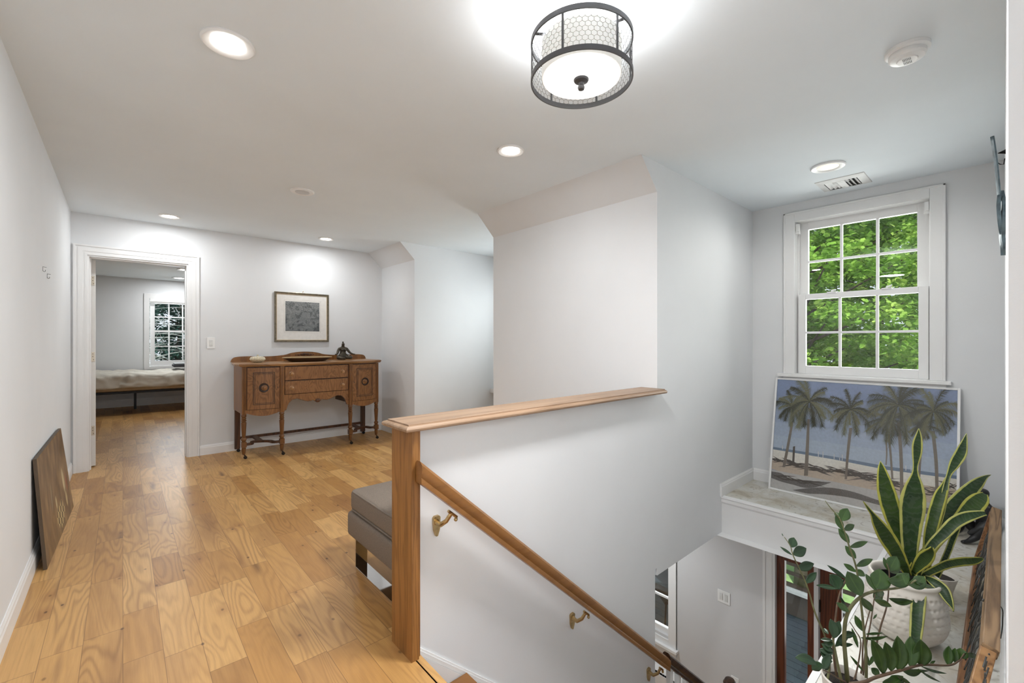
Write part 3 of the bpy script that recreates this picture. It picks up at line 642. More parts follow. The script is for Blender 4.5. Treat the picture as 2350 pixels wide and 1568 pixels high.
# case body
mb = MB()
for (a, b, zl) in ((X0+.01, XI0, .49), (XI1, X1-.01, .49), (XI0, XI1, .63)):
    xs_ = frange(a, b, 10); poly = [(x, fy(x)+.012) for x in xs_]+[(b, YB), (a, YB)]
    mb.prism(poly, 'z', zl, .965)
mb.build('case', sbd, sb)  # darkened case, paints shade into the gaps between doors and drawers
mb = MB(); mb.box((X0-.001, 5.235, .47), (X0+.012, YB, .96)); mb.build('side_panel', sbw, sb)
mb = MB(); mb.box((X1-.012, 5.235, .47), (X1+.001, YB, .96)); mb.build('side_panel', sbw, sb)
# top with moulded edge
def topoly(o): 
    pts = [(X0-.052-o+.03, YB+.02), (X0-.052-o, 5.30), (X0-.03-o, 5.19-o)]
    xs_ = frange(X0, X1, 30); pts += [(x, fy(x)-.035-o) for x in xs_]
    pts += [(X1+.03+o, 5.19-o), (X1+.052+o, 5.30), (X1+.052+o-.03, YB+.02)]
    return pts
mb = MB(); L_ = [(-.012, .958), (-.004, .968), (0, .975), (0, .985), (-.008, .990), (-.012, .991)]; rings_ = [[(p[0], p[1], z) for p in topoly(o)] for o, z in L_]
n = len(rings_[0]); vs = [p for r in rings_ for p in r]; fs = [tuple(range(n)), tuple((len(L_)-1)*n+i for i in range(n))]
for i in range(len(L_)-1):
    for k in range(n): fs.append((i*n+k, i*n+(k+1) % n, (i+1)*n+(k+1) % n, (i+1)*n+k))
mb.add(vs, fs); mb.build('top', sbt, sb)
# back gallery
gp = [(X0-.03, .991), (X0-.012, 1.03), (X0+.03, 1.048), (X0+.14, 1.053), (X0+.34, 1.048), (1.42, 1.060), (1.50, 1.082), (1.58, 1.094), (1.653, 1.097)]
gp = gp+[(2*1.6535-p[0], p[1]) for p in gp[:-1]][::-1]
gs = catmull([Vector((p[0], p[1], 0)) for p in gp], 5); mb = MB(); mb.prism([(p.x, p.y) for p in gs], 'y', 5.655, 5.675); mb.build('gallery', sbw, sb)
mb = MB()
for dx, r in ((-.07, .014), (-.035, .018), (0, .02), (.035, .018), (.07, .014), (-.1, .009), (.1, .009)): mb.sphere((1.6535+dx, 5.652, 1.063+.004*math.cos(dx*40)), r, 12, 8, (1, .5, .7))
mb.build('carving', sbd, sb, smooth='auto')
# posts and legs
def leg_prof(z0=.065, z1=.465):
    P_ = [(.0, .012), (.008, .018), (.03, .019), (.05, .022), (.065, .024), (.068, .018), (.078, .018), (.082, .025)]
    return P_
for i, (x, y) in enumerate(((X0+.020, 5.222), (XI0, 5.145), (XI1, 5.145), (X1-.020, 5.222))):
    mb = MB(); mb.box((x-.02, y-.016, .462), (x+.02, y+.03, .955))
    for dx in (-.011, 0, .011): mb.tube([(x+dx, y-.017, .468), (x+dx, y-.017, .945)], .0045, 8)
    mb.build('post', sbw, sb)
    mb = MB(); yl = y+.007
    pr = [(.010, .048), (.014, .052), (.019, .085), (.021, .115), (.016, .120), (.0225, .124)]
    mb.lathe(pr, (x, yl, 0), 18)
    mb.box((x-.0225, yl-.0225, .124), (x+.0225, yl+.0225, .178))
    pr = [(.0225, .178), (.014, .184), (.018, .190), (.022, .200), (.023, .208), (.020, .218), (.013, .226), (.0155, .235), (.0205, .34), (.022, .372), (.021, .382), (.014, .388), (.022, .395), (.022, .402), (.015, .408), (.0205, .416), (.0205, .424), (.015, .430), (.021, .440), (.022, .45), (.018, .462)]
    mb.lathe([(r*1.14, z) for r, z in pr], (x, yl, 0), 18)
    lg = mb.build('leg', sbl, sb, smooth='auto')
    mb = MB(); mb.tube([(x, yl, .05), (x+.012, yl, .036), (x+.014, yl, .022)], .006, 8); mb.tube([(x+.014, yl-.009, .0165), (x+.014, yl+.009, .0165)], .0162, 16); mb.build('caster', plain('dark iron caster', (.03, .025, .02), .4, .6), lg, smooth='auto')
for x in (X0+.028, X1-.028):
    mb = MB(); mb.box((x-.025, 5.60, .036), (x+.025, 5.642, .96)); lg = mb.build('leg', sbd, sb)
    mb = MB(); mb.tube([(x+.01, 5.61, .018), (x+.01, 5.63, .018)], .0175, 14); mb.build('caster', M['blackmetal'], lg)
# doors
for (a, b, kx) in ((X0+.045, XI0-.024, 1), (XI1+.024, X1-.045, -1)):
    mb = MB(); xs_ = frange(a, b, 10)
    poly = [(x, fy(x)-.006) for x in xs_]+[(x, fy(x)+.011) for x in xs_[::-1]]
    mb.prism(poly, 'z', .512, .945); dr = mb.build('door', sbx, sb)
    mb = MB(); xm = (a+b)/2
    for ins, wd in ((.050, .005), (.064, .0035)):
        for z in (.512+ins, .945-ins):
            q = frange(a+ins, b-ins, 8)
            for k in range(8): mb.bar((q[k], fy(q[k])-.0062, z), (q[k+1], fy(q[k+1])-.0062, z), wd, wd)
        for x in (a+ins, b-ins): mb.bar((x, fy(x)-.0062, .512+ins), (x, fy(x)-.0062, .945-ins), wd, wd, up=(0, 1, 0))
    mb.build('inlay', inlay, dr)
    T = Matrix.Rotation(PI/2, 3, 'X'); mb = MB(); mb.lathe([(.030, .002), (.034, .009), (.044, .010), (.049, .003), (.049, 0)], (xm, fy(xm)-.004, .735), 30, T=T); mb.build('rosette_ring', inlay, dr, smooth='auto')
    mb = MB(); mb.lathe([(.028, 0), (.028, .005), (.02, .007), (.009, .008), (.008, .014), (.014, .02), (.014, .026), (.008, .03), (.001, .031)], (xm, fy(xm)-.004, .735), 24, T=T); mb.build('knob', sbx, dr, smooth='auto')
    mb = MB(); xk = (b-.02) if kx > 0 else (a+.02); mb.box((xk-.003, fy(xk)-.0075, .725), (xk+.003, fy(xk)-.0055, .742)); mb.build('keyhole', inlay, dr)
    # curved apron below the door
    xa, xb = a-.02, b+.02; xs_ = frange(xa, xb, 14); mb = MB(); top_ = .508
    vs = []; 
    for x in xs_:
        t = (x-xa)/(xb-xa); zb_ = .480-.040*math.sin(PI*t); y = fy(x)
        vs += [(x, y-.003, zb_), (x, y-.003, top_), (x, y+.016, top_), (x, y+.016, zb_)]
    fs = [(0, 1, 2, 3), tuple(4*14+i for i in (3, 2, 1, 0))]
    for k in range(14):
        for j in range(4): fs.append((4*k+j, 4*k+(j+1) % 4, 4*k+4+(j+1) % 4, 4*k+4+j))
    mb.add(vs, fs); mb.build('apron', sbx, sb)
# drawers
for (z0, z1) in ((.798, .948), (.648, .792)):
    mb = MB(); mb.box((XI0+.030, 5.144, z0+.003), (XI1-.030, 5.163, z1-.003)); dr = mb.build('drawer', sbx, sb, bevel=.002)
    for x in (XI0+.095, XI1-.095):
        mb = MB(); mb.lathe([(.024, 0), (.024, .003), (.011, .005), (.009, .012), (.018, .019), (.018, .027), (.010, .033), (.001, .034)], (x, 5.146, (z0+z1)/2-.004), 20, T=Matrix.Rotation(PI/2, 3, 'X')); mb.build('knob', sbt, dr, smooth='auto')
ap = [(0, .47), (.035, .48), (.05, .52), (.075, .555), (.12, .585), (.19, .592), (.26, .575), (.31, .560), (.35, .553), (.40, .556), (.43, .563), (.455, .548), (.5, .535)]
ap = ap+[(1-p[0], p[1]) for p in ap[:-1]][::-1]; a, b = XI0+.02, XI1-.02
mb = MB(); mb.prism([(a, .645)]+[(a+(b-a)*p[0], p[1]) for p in ap]+[(b, .645)], 'y', 5.152, 5.172); mb.build('apron', sbd, sb)
mb = MB(); mb.prism([(a, .645)]+[(a+(b-a)*p[0], p[1]+.004) for p in ap]+[(b, .645)], 'y', 5.147, 5.153); mb.build('scroll_apron', sbx, sb)
mb = MB(); mb.sphere((1.645, 5.150, .557), .028, 14, 8, (1.1, .4, .8)); mb.build('pendant_carving', sbd, sb, smooth=True)
# stretchers
for (xa, xb, y1_) in ((X0+.02, XI0, 0), (XI1, X1-.02, 0)):
    xm = (xa+xb)/2; ya, yb_ = (5.229, 5.152) if xa < 1.2 else (5.152, 5.229)
    c = catmull([Vector((xa, ya, .15)), Vector((xa+.07, ya+.01, .15)), Vector((xa+.10, ya+.09, .15)), Vector((xm, 5.30, .15)), Vector((xb-.10, yb_+.09, .15)), Vector((xb-.07, yb_+.01, .15)), Vector((xb, yb_, .15))], 6)
    mb = MB()
    for k in range(len(c)-1): mb.bar(c[k], c[k]+(c[k+1]-c[k])*1.12, .034, .022)
    mb.bar((xm, 5.31, .15), (xm, 5.61, .15), .05, .018); mb.build('stretcher', sbd, sb)
mb = MB(); mb.box((X0+.03, 5.606, .138), (X1-.03, 5.63, .166)); mb.build('back_stretcher', sbd, sb)

# things on the sideboard
ZT = .9915
pearl = plain('mottled ivory shell', (.62, .54, .38), .25, var=.35, scale=90, coat=.3)
o = empty('lidded_bowl', (1.10, 5.42, ZT), 'small round mottled ivory bowl with lid on the left of the sideboard', 'bowl')
mb = MB(); mb.lathe([(.035, ZT), (.05, ZT+.006), (.072, ZT+.022), (.077, ZT+.034), (.074, ZT+.044)], (1.10, 5.42, 0), 32); mb.build('body', pearl, o, smooth='auto')
mb = MB(); mb.lathe([(.074, ZT+.0445), (.068, ZT+.056), (.05, ZT+.064), (.02, ZT+.067), (.008, ZT+.069), (.007, ZT+.075), (.010, ZT+.081), (.001, ZT+.086)], (1.10, 5.42, 0), 32); mb.build('lid', pearl, o, smooth='auto')
o = empty('platter', (1.60, 5.36, ZT), 'long shallow wooden platter with pale rim lying on the sideboard', 'platter')
mb = MB(); mb.lathe([(.17, ZT), (.20, ZT+.006), (.262, ZT+.042), (.258, ZT+.044), (.19, ZT+.012), (.001, ZT+.010)], (1.60, 5.36, 0), 48, sx=1.0, sy=.62); 
mb.build('dish', plain('dark wooden dish', (.07, .035, .018), .35), o, smooth='auto')
mb = MB(); mb.lathe([(.255, ZT+.0405), (.268, ZT+.043), (.272, ZT+.048), (.262, ZT+.051), (.25, ZT+.045), (.255, ZT+.0405)], (1.60, 5.36, 0), 48, sx=1.0, sy=.62); mb.build('rim', plain('pale gilt rim', (.45, .32, .17), .35), o, smooth='auto')

def skin_fig(name, pts, edges, mat, parent, root=0, sub=2, T=None, sm=True):
    "one continuous figure: vertices (x,y,z,r) joined by edges"
    me = bpy.data.meshes.new(name); og = ORG[parent.name] if parent else Vector((0, 0, 0))
    me.from_pydata([((T @ Vector(p[:3]))-og if T else Vector(p[:3])-og) for p in pts], edges, [])
    o = bpy.data.objects.new(name, me); COL.objects.link(o); o.parent = parent; ORG[o.name] = og
    md = o.modifiers.new('skin', 'SKIN'); md.use_smooth_shade = True; md.branch_smoothing = .6
    if not me.skin_vertices: 
        bm = bmesh.new(); bm.from_mesh(me); bm.verts.layers.skin.verify(); bm.to_mesh(me); bm.free()
    for i, p in enumerate(pts):
        r = p[3]; r = (r, r) if not isinstance(r, tuple) else r
        me.skin_vertices[0].data[i].radius = r; me.skin_vertices[0].data[i].use_root = (i == root)
    s_ = o.modifiers.new('sub', 'SUBSURF'); s_.levels = sub; s_.render_levels = sub
    me.materials.append(mat); return o
# meditating bronze statue, about 22 cm high
bronze = plain('dark bronze', (.075, .062, .045), .32, .65, var=.25, scale=25)
stx, sty = 2.045, 5.44
o = empty('statue', (stx, sty, ZT), 'dark bronze statuette of a seated meditating woman on the sideboard', 'statuette')
P_ = [(0, .01, .040, (.052, .045)),   # 0 pelvis
      (0, .008, .085, (.037, .032)), (0, .004, .118, (.044, .034)), (0, .004, .146, (.036, .024)), (0, .0, .164, .014), (0, -.006, .190, (.021, .023)), (0, -.004, .210, (.016, .017)),
      (-.045, .002, .143, .017), (-.064, -.008, .108, .017), (-.080, -.03, .078, .014), (-.100, -.05, .068, .008), (-.118, -.058, .070, (.010, .006)),
      (.045, .002, .143, .017), (.064, -.008, .108, .017), (.084, -.03, .078, .014), (.112, -.05, .068, .008), (.132, -.058, .066, (.010, .006)),
      (-.05, -.012, .034, .034), (-.088, -.05, .027, .026), (-.045, -.082, .022, .019), (.005, -.090, .018, .015),
      (.05, -.012, .034, .034), (.088, -.05, .027, .026), (.045, -.088, .026, .018), (-.005, -.094, .034, .014)]
E_ = [(0, 1), (1, 2), (2, 3), (3, 4), (4, 5), (5, 6), (3, 7), (7, 8), (8, 9), (9, 10), (10, 11), (3, 12), (12, 13), (13, 14), (14, 15), (15, 16), (0, 17), (17, 18), (18, 19), (19, 20), (0, 21), (21, 22), (22, 23), (23, 24)]
T = Matrix.Translation((stx, sty+.02, ZT+.002))
skin_fig('body', P_, E_, bronze, o, T=T)
for s_ in (-1, 1): mb = MB(); mb.sphere((stx+s_*.017, sty-.008, ZT+.122), .017, 12, 8); mb.build('chest', bronze, o, smooth=True)
mb = MB(); mb.sphere((stx, sty+.022, ZT+.218), .011, 10, 8); mb.build('hair_bun', bronze, o, smooth=True)

# framed print
o = empty('framed_print', (1.643, YF-.002, 1.215), 'dark pewter framed grey print with white mat above the sideboard', 'framed picture')
fx0, fx1, fz0, fz1 = 1.332, 1.955, 1.215, 1.812
mb = MB()
def frame4(mb, x0, x1, z0, z1, wd, ya, yb_, ins=0):
    mb.prism([(x0, z0), (x0+wd, z0+wd), (x0+wd, z1-wd), (x0, z1)], 'y', ya, yb_); mb.prism([(x1, z0), (x1, z1), (x1-wd, z1-wd), (x1-wd, z0+wd)], 'y', ya, yb_)
    mb.prism([(x0, z0), (x1, z0), (x1-wd, z0+wd), (x0+wd, z0+wd)], 'y', ya, yb_); mb.prism([(x0, z1), (x0+wd, z1-wd), (x1-wd, z1-wd), (x1, z1)], 'y', ya, yb_)
frame4(mb, fx0, fx1, fz0, fz1, .012, YF-.026, YF-.003); frame4(mb, fx0+.010, fx1-.010, fz0+.010, fz1-.010, .011, YF-.021, YF-.003); mb.build('frame', plain('antique pewter', (.20, .17, .12), .32, .75, var=.3, scale=40), o, bevel=.002)
mb = MB(); frame4(mb, fx0+.020, fx1-.020, fz0+.020, fz1-.020, .006, YF-.018, YF-.003); mb.build('gilt_slip', plain('gilt slip', (.55, .42, .26), .3, .6), o)
mb = MB(); mb.box((fx0+.02, YF-.012, fz0+.02), (fx1-.02, YF-.004, fz1-.02)); mb.mat(1); frame4(mb, 1.437, 1.857, 1.328, 1.722, .0015, YF-.0128, YF-.0118); mb.build('mat', [plain('mat board', (.78, .76, .72), .8), plain('mat crease', (.5, .48, .44), .8)], o)
def print_mat():
    m, t, b = newmat('grey etching'); h = N(t); tc = h.n('TexCoord')
    n1 = h.n('TexNoise'); n1.inputs['Scale'].default_value = 12; n1.inputs['Detail'].default_value = 6; n1.inputs['Distortion'].default_value = 1.4; h.l(tc.outputs['Object'], n1.inputs['Vector'])
    c = h.ramp(n1.outputs[0], [(.3, (.05, .058, .06)), (.5, (.13, .14, .145)), (.7, (.24, .25, .245))])
    ln = h.math('ABSOLUTE', h.math('SUBTRACT', n1.outputs[0], .5))
    c = h.mix(h.ramp(ln, [(0, (.5, .5, .5)), (.03, (0, 0, 0))]), c, (.34, .36, .36))
    n2 = h.n('TexNoise'); n2.inputs['Scale'].default_value = 90; n2.inputs['Detail'].default_value = 2; h.l(tc.outputs['Object'], n2.inputs['Vector'])
    sp = h.n('SeparateXYZ'); h.l(tc.outputs['Object'], sp.inputs[0])
    up = h.ramp(h.math('MULTIPLY_ADD', sp.outputs[2], 3.0, -.75), [(0, (0, 0, 0)), (.7, (1, 1, 1))])
    c = h.mix(h.math('MULTIPLY', up, h.ramp(n2.outputs[0], [(.5, (0, 0, 0)), (.6, (.7, .7, .7))])), c, (.36, .37, .35))
    h.l(c, b.inputs['Base Color']); b.inputs['Roughness'].default_value = .6; return m
mb = MB(); mb.box((1.452, YF-.0135, 1.346), (1.842, YF-.0115, 1.704)); mb.build('print', print_mat(), o)
mb = MB(); mb.tube([(1.648, YF-.001, 1.822), (1.648, YF-.022, 1.828)], .003, 8); mb.sphere((1.648, YF-.022, 1.829), .006); mb.build('nail', M['brass'], o)

# wall plates
def plate(nm, c, axis, wd, ht, label, cat, kind, parts):
    o = empty(nm, c, label, cat); x, y, z = c; mb = MB()
    def B(mb, a0, a1, q0, q1, t0, t1):
        if axis == 'y': mb.box((x+a0, y-t1, z+q0), (x+a1, y-t0, z+q1))
        else: mb.box((x-t1, y+a0, z+q0), (x-t0, y+a1, z+q1))
    B(mb, -wd/2, wd/2, -ht/2, ht/2, .0005, .006); mb.build('plate', M['plastic'], o, bevel=.0015)
    for (dx, k) in parts:
        if k == 'rocker':
            mb = MB(); B(mb, dx-.0165, dx+.0165, -.034, .034, .0055, .0075); B(mb, dx-.014, dx+.014, -.031, .031, .0075, .0095); mb.build('rocker', plain('switch plastic', (.74, .74, .72), .35), o, bevel=.001)
        else:
            mb = MB()
            for zc_ in (-.02, .02):
                B(mb, dx-.017, dx+.017, zc_-.014, zc_+.014, .0055, .0075)
            mb.mat(1)
            for zc_ in (-.02, .02):
                for s_ in (-1, 1): B(mb, dx+s_*.0065-.001, dx+s_*.0065+.001, zc_-.001, zc_+.008, .007, .0078)
                B(mb, dx-.002, dx+.002, zc_-.009, zc_-.005, .007, .0078)
            mb.build('socket', [M['plastic'], M['dark']], o)
    return o
plate('light_switch', (.714, YF, 1.203), 'y', .072, .118, 'white single light switch beside the bedroom doorway', 'light switch', 'switch', [(0, 'rocker')])
plate('wall_outlet', (1.435, YF, .478), 'y', .072, .118, 'white wall outlet seen below the sideboard', 'outlet', 'o', [(0, 'o')])
plate('light_switch', (XW, 1.802, -1.256), 'x', .118, .118, 'white double light switch on the lower grey wall', 'light switch', 's', [(-.023, 'rocker'), (.023, 'rocker')])
plate('wall_outlet', (XW, 1.372, .115), 'x', .072, .118, 'white outlet half hidden behind the palm tree picture', 'outlet', 'o', [(0, 'o')])
plate('wall_outlet', (XW, 1.70, -2.03), 'x', .072, .118, 'white outlet low on the lower grey wall, near the newel post', 'outlet', 'o', [(0, 'o')])
# picture hooks on the left wall
for (y, z, lb) in ((3.84, 1.655, 'small bare picture hook on the left wall, the upper and nearer one'), (4.04, 1.635, 'small bare picture hook on the left wall, the lower one nearer the door')):
    mb = MB(); mb.box((XL, y-.004, z-.012), (XL+.0015, y+.004, z+.016)); mb.tube([(XL+.002, y, z+.014), (XL+.016, y, z+.012)], .0014, 6)
    mb.tube([(XL+.002, y, z-.010), (XL+.007, y, z-.015), (XL+.011, y, z-.011), (XL+.011, y, z-.004)], .0014, 6); o = mb.build('picture_hook', plain('steel hook', (.12, .12, .12), .3, .8)); setk(o, lb, 'picture hook', 'picture hooks')
# small screw hole plug below sideboard on the far wall
mb = MB(); mb.lathe([(.006, 0), (.006, .003), (.001, .004)], (1.655, YF, .50), 12, T=Matrix.Rotation(PI/2, 3, 'X')); o = mb.build('cable_screw', M['dark']); setk(o, 'tiny dark screw in the wall under the sideboard', 'screw')

# ------------------------------------------------------------ painting leaning on the left wall
def board_mat():
    m, t, b = newmat('brown painting'); h = N(t); tc = h.n('UVMap'); tc.uv_map = 'UVMap'
    mp = h.n('Mapping'); h.l(tc.outputs[0], mp.inputs[0]); mp.inputs['Scale'].default_value = (5, 1.2, 1)
    n1 = h.n('TexNoise'); n1.inputs['Scale'].default_value = 2.5; n1.inputs['Detail'].default_value = 5; h.l(mp.outputs[0], n1.inputs['Vector'])
    sp = h.n('SeparateXYZ'); h.l(tc.outputs[0], sp.inputs[0]); u, v = sp.outputs[0], sp.outputs[1]
    c = h.ramp(n1.outputs[0], [(.3, (.10, .052, .018)), (.5, (.19, .108, .042)), (.7, (.34, .21, .09))])
    # pale upright strokes
    def stroke(c, u0, v0, ru, rv, col, k):
        d = h.math('ADD', h.math('POWER', h.math('DIVIDE', h.math('SUBTRACT', u, u0), ru), 2), h.math('POWER', h.math('DIVIDE', h.math('SUBTRACT', v, v0), rv), 2))
        d = h.math('ADD', d, h.math('MULTIPLY', n1.outputs[0], .6))
        return h.mix(h.ramp(d, [(.5, (k, k, k)), (1.1, (0, 0, 0))]), c, col)
    c = stroke(c, .78, .45, .05, .2, (.62, .50, .28), .9); c = stroke(c, .88, .38, .04, .16, (.30, .07, .03), .7)
    c = stroke(c, .34, .48, .03, .2, (.30, .27, .20), .55); c = stroke(c, .47, .35, .03, .1, (.62, .50, .28), .9); c = stroke(c, .80, .22, .04, .12, (.6, .46, .22), .8)
    ck = h.n('TexChecker'); ck.inputs['Scale'].default_value = 1; mp2 = h.n('Mapping'); h.l(tc.outputs[0], mp2.inputs[0]); mp2.inputs['Scale'].default_value = (26, 16, 1); mp2.inputs['Rotation'].default_value = (0, 0, .35)
    h.l(mp2.outputs[0], ck.inputs[0]); ck.inputs[1].default_value = (.58, .45, .21, 1); ck.inputs[2].default_value = (.12, .08, .04, 1)
    d = h.math('ADD', h.math('POWER', h.math('DIVIDE', h.math('SUBTRACT', u, .55), .22), 2), h.math('POWER', h.math('DIVIDE', h.math('SUBTRACT', v, .18), .17), 2))
    c = h.mix(h.ramp(h.math('ADD', d, h.math('MULTIPLY', n1.outputs[0], .8)), [(.7, (.95, .95, .95)), (1.4, (0, 0, 0))]), c, ck.outputs[0])
    h.l(c, b.inputs['Base Color']); b.inputs['Roughness'].default_value = .42; return m
def quad_panel(name, A, B, C, D, th, mat, side, parent):
    "flat panel: A bottom-left B bottom-right C top-right D top-left, th thickness backwards, UV on the face"
    A, B, C, D = map(Vector, (A, B, C, D)); nrm = (B-A).cross(D-A).normalized(); k = nrm*-th
    og = ORG[parent.name]; me = bpy.data.meshes.new(name); vs = [A, B, C, D, A+k, B+k, C+k, D+k]
    me.from_pydata([v-og for v in vs], [], [(0, 1, 2, 3), (7, 6, 5, 4), (0, 4, 5, 1), (1, 5, 6, 2), (2, 6, 7, 3), (3, 7, 4, 0)])
    uv = me.uv_layers.new(name='UVMap'); 
    for li, c in zip(range(4), ((0, 0), (1, 0), (1, 1), (0, 1))): uv.data[li].uv = c
    me.materials.append(mat); me.materials.append(side)
    for i in range(1, 6): me.polygons[i].material_index = 1
    o = bpy.data.objects.new(name, me); COL.objects.link(o); o.parent = parent; ORG[o.name] = og; return o
o = empty('painting', (-.30, 4.0, 0), 'dark brown unframed painting leaning against the left wall on the floor', 'painting')
quad_panel('canvas', (-.302, 3.40, .001), (-.272, 4.57, .001), (-.338, 4.57, .588), (-.340, 3.39, .600), .015, board_mat(), plain('canvas edge', (.10, .07, .045), .7), o)

# ------------------------------------------------------------ ottoman
fab = plain('taupe woven upholstery', (.225, .185, .150), .9, var=.10, scale=160, bump=.5, bscale=500, spec=.2)
fabd = plain('taupe piping', (.19, .155, .125), .9, var=.08, scale=160)
o = empty('ottoman', (1.25, 2.03, 0), 'taupe upholstered ottoman bench on chrome sled legs behind the half wall post', 'ottoman')
def rbox(a, b, r, seg=3, puff=0, nx=10, ny=8):
    bm = bmesh.new(); bmesh.ops.create_cube(bm, size=1)
    for v in bm.verts: v.co = Vector(((a[0]+b[0])/2+v.co.x*(b[0]-a[0]), (a[1]+b[1])/2+v.co.y*(b[1]-a[1]), (a[2]+b[2])/2+v.co.z*(b[2]-a[2])))
    bmesh.ops.bevel(bm, geom=bm.edges[:], offset=r, segments=seg, affect='EDGES', profile=.5)
    if puff:
        bmesh.ops.subdivide_edges(bm, edges=[e for e in bm.edges if e.calc_length() > .15], cuts=8, use_grid_fill=True)
        for v in bm.verts:
            if v.co.z > (a[2]+b[2])/2:
                u = (v.co.x-a[0])/(b[0]-a[0]); w_ = (v.co.y-a[1])/(b[1]-a[1]); v.co.z += puff*max(0, math.sin(PI*u))**.5*max(0, math.sin(PI*w_))**.5
    vs = [v.co.copy() for v in bm.verts]; fs = [[v.index for v in f.verts] for f in bm.faces]; bm.free(); mb = MB(); mb.add(vs, fs); return mb
rbox((.893, 1.70, .188), (1.62, 2.335, .318), .022).build('base', fab, o, smooth='auto')
cu = rbox((.905, 1.705, .326), (1.61, 2.318, .428), .02, puff=.022).build('cushion', fab, o, smooth='auto')
mb = MB()
for z, i in ((.424, .008), (.330, .006)):
    x0, x1, y0, y1 = .905+i, 1.61-i, 1.705+i, 2.318-i; r = .03
    pts = []
    for (cx_, cy_, a0) in ((x1-r, y1-r, 0), (x0+r, y1-r, 90), (x0+r, y0+r, 180), (x1-r, y0+r, 270)):
        for k in range(5): th = math.radians(a0+k*22.5); pts.append((cx_+(r+.004)*math.cos(th), cy_+(r+.004)*math.sin(th), z))
    pts.append(pts[0]); mb.tube(pts, .0045, 8, False)
mb.build('piping', fabd, cu, smooth=True)
for x in (.935, 1.50):
    mb = MB(); wd = .065
    mb.box((x, 1.75, 0), (x+wd, 2.325, .009)); mb.box((x, 2.316, .009), (x+wd, 2.325, .188)); mb.box((x, 1.75, .009), (x+wd, 1.759, .188)); mb.build('leg', M['chrome'], o, bevel=.001)

# ------------------------------------------------------------ bed
duvet = plain('cream duvet', (.66, .62, .54), .9, var=.03, scale=20, bump=.3, bscale=60)
o = empty('bed', (.2, 10.2, 0), 'low bed with rumpled cream duvet and black metal frame in the bedroom', 'bed')
mb = MB(); mb.box((-1.05, 9.62, .36), (1.35, 9.65, .395)); mb.box((-1.05, 10.83, .36), (1.35, 10.86, .395)); mb.box((-1.05, 9.62, .36), (-1.02, 10.86, .395)); mb.box((1.32, 9.62, .36), (1.35, 10.86, .395))
for k in range(12): x = -.95+k*.2; mb.box((x, 9.63, .375), (x+.05, 10.85, .39))
mb.box((-1.05, 10.2, .335), (1.35, 10.24, .36)); mb.build('bed_frame', M['blackmetal'], o)
for (x, y) in ((-1.03, 9.64), (1.33, 9.64), (.166, 10.44), (.93, 10.44), (-1.03, 10.84), (1.33, 10.84)):
    mb = MB(); mb.box((x-.018, y-.018, 0), (x+.018, y+.018, .36)); mb.build('leg', M['blackmetal'], o)
mb = rbox((-1.05, 9.62, .396), (1.35, 10.87, .56), .03); mb.build('mattress', plain('tan mattress', (.46, .34, .21), .8), o, smooth='auto')
nx, ny = 110, 60; vs = []; fs = []
for j in range(ny+1):
    for i in range(nx+1):
        x = -1.09+i*2.48/nx; t = j/ny
        s_ = t*1.42
        if s_ < .16: y = 9.585+.012*s_; z = .45+s_
        elif s_ < .30: a = (s_-.16)/.14; y = 9.585+.09*(1-math.cos(a*PI/2)); z = .61+.065*math.sin(a*PI/2)
        else: y = 9.675+(s_-.30); z = .675
        q = Vector((x*3.1, s_*4.5, 0)); nn = mnoise.noise(q)*.035+abs(mnoise.noise(q*2.3+Vector((5, 3, 1))))*.035
        if s_ < .2: y -= nn*.8+.012*math.sin(x*14+mnoise.noise(q)*4); z += nn*.3+.02*mnoise.noise(Vector((x*3, 0, 7)))
        z += nn*(1 if s_ > .16 else .3)
        vs.append((x, min(y, 10.88), z))
for j in range(ny):
    for i in range(nx): a = j*(nx+1)+i; fs.append((a, a+1, a+nx+2, a+nx+1))
mb = MB(); mb.add(vs, fs); du = mb.build('duvet', duvet, o, smooth=True); s_ = du.modifiers.new('th', 'SOLIDIFY'); s_.thickness = .02; s_.offset = -1
mb = rbox((.70, 10.15, .745), (1.2, 10.62, .79), .015); o2 = mb.build('folded_throw', plain('dark grey blanket', (.045, .045, .05), .95), smooth='auto'); setk(o2, 'folded dark grey throw lying on the bed below the window', 'throw blanket')
mb = rbox((.72, 10.2, .792), (1.19, 10.6, .815), .01); o2 = mb.build('folded_throw', plain('light grey blanket', (.45, .46, .47), .95), smooth='auto'); setk(o2, 'thin pale grey folded throw on top of the dark one', 'throw blanket')

# ------------------------------------------------------------ palm tree picture on the ledge
o = empty('palm_picture', (4.17, .77, ZB), 'large white framed beach photograph of palm trees leaning below the window', 'framed picture')
A = Vector((4.172, 1.352, ZB)); B_ = Vector((4.172, .198, ZB)); C_ = Vector((4.325, .198, .895)); D_ = Vector((4.325, 1.340, .900))
Nrm = (B_-A).cross(D_-A).normalized()
if Nrm.x > 0: Nrm = -Nrm
def PQ(s, t, e=0):
    p = (A*(1-s)+B_*s)*(1-t)+(D_*(1-s)+C_*s)*t
    return p+Nrm*e
mb = MB(); fw, fh = .0125, .0125*1.2
def fbar(s0, s1, t0, t1): 
    vs = [PQ(s0, t0, .012), PQ(s1, t0, .012), PQ(s1, t1, .012), PQ(s0, t1, .012), PQ(s0, t0, -.015), PQ(s1, t0, -.015), PQ(s1, t1, -.015), PQ(s0, t1, -.015)]
    mb.add(vs, [(0, 1, 2, 3), (7, 6, 5, 4), (0, 4, 5, 1), (1, 5, 6, 2), (2, 6, 7, 3), (3, 7, 4, 0)])
fbar(0, fw, 0, 1); fbar(1-fw, 1, 0, 1); fbar(fw, 1-fw, 0, fh); fbar(fw, 1-fw, 1-fh, 1); mb.build('frame', M['trim'], o, bevel=.001)
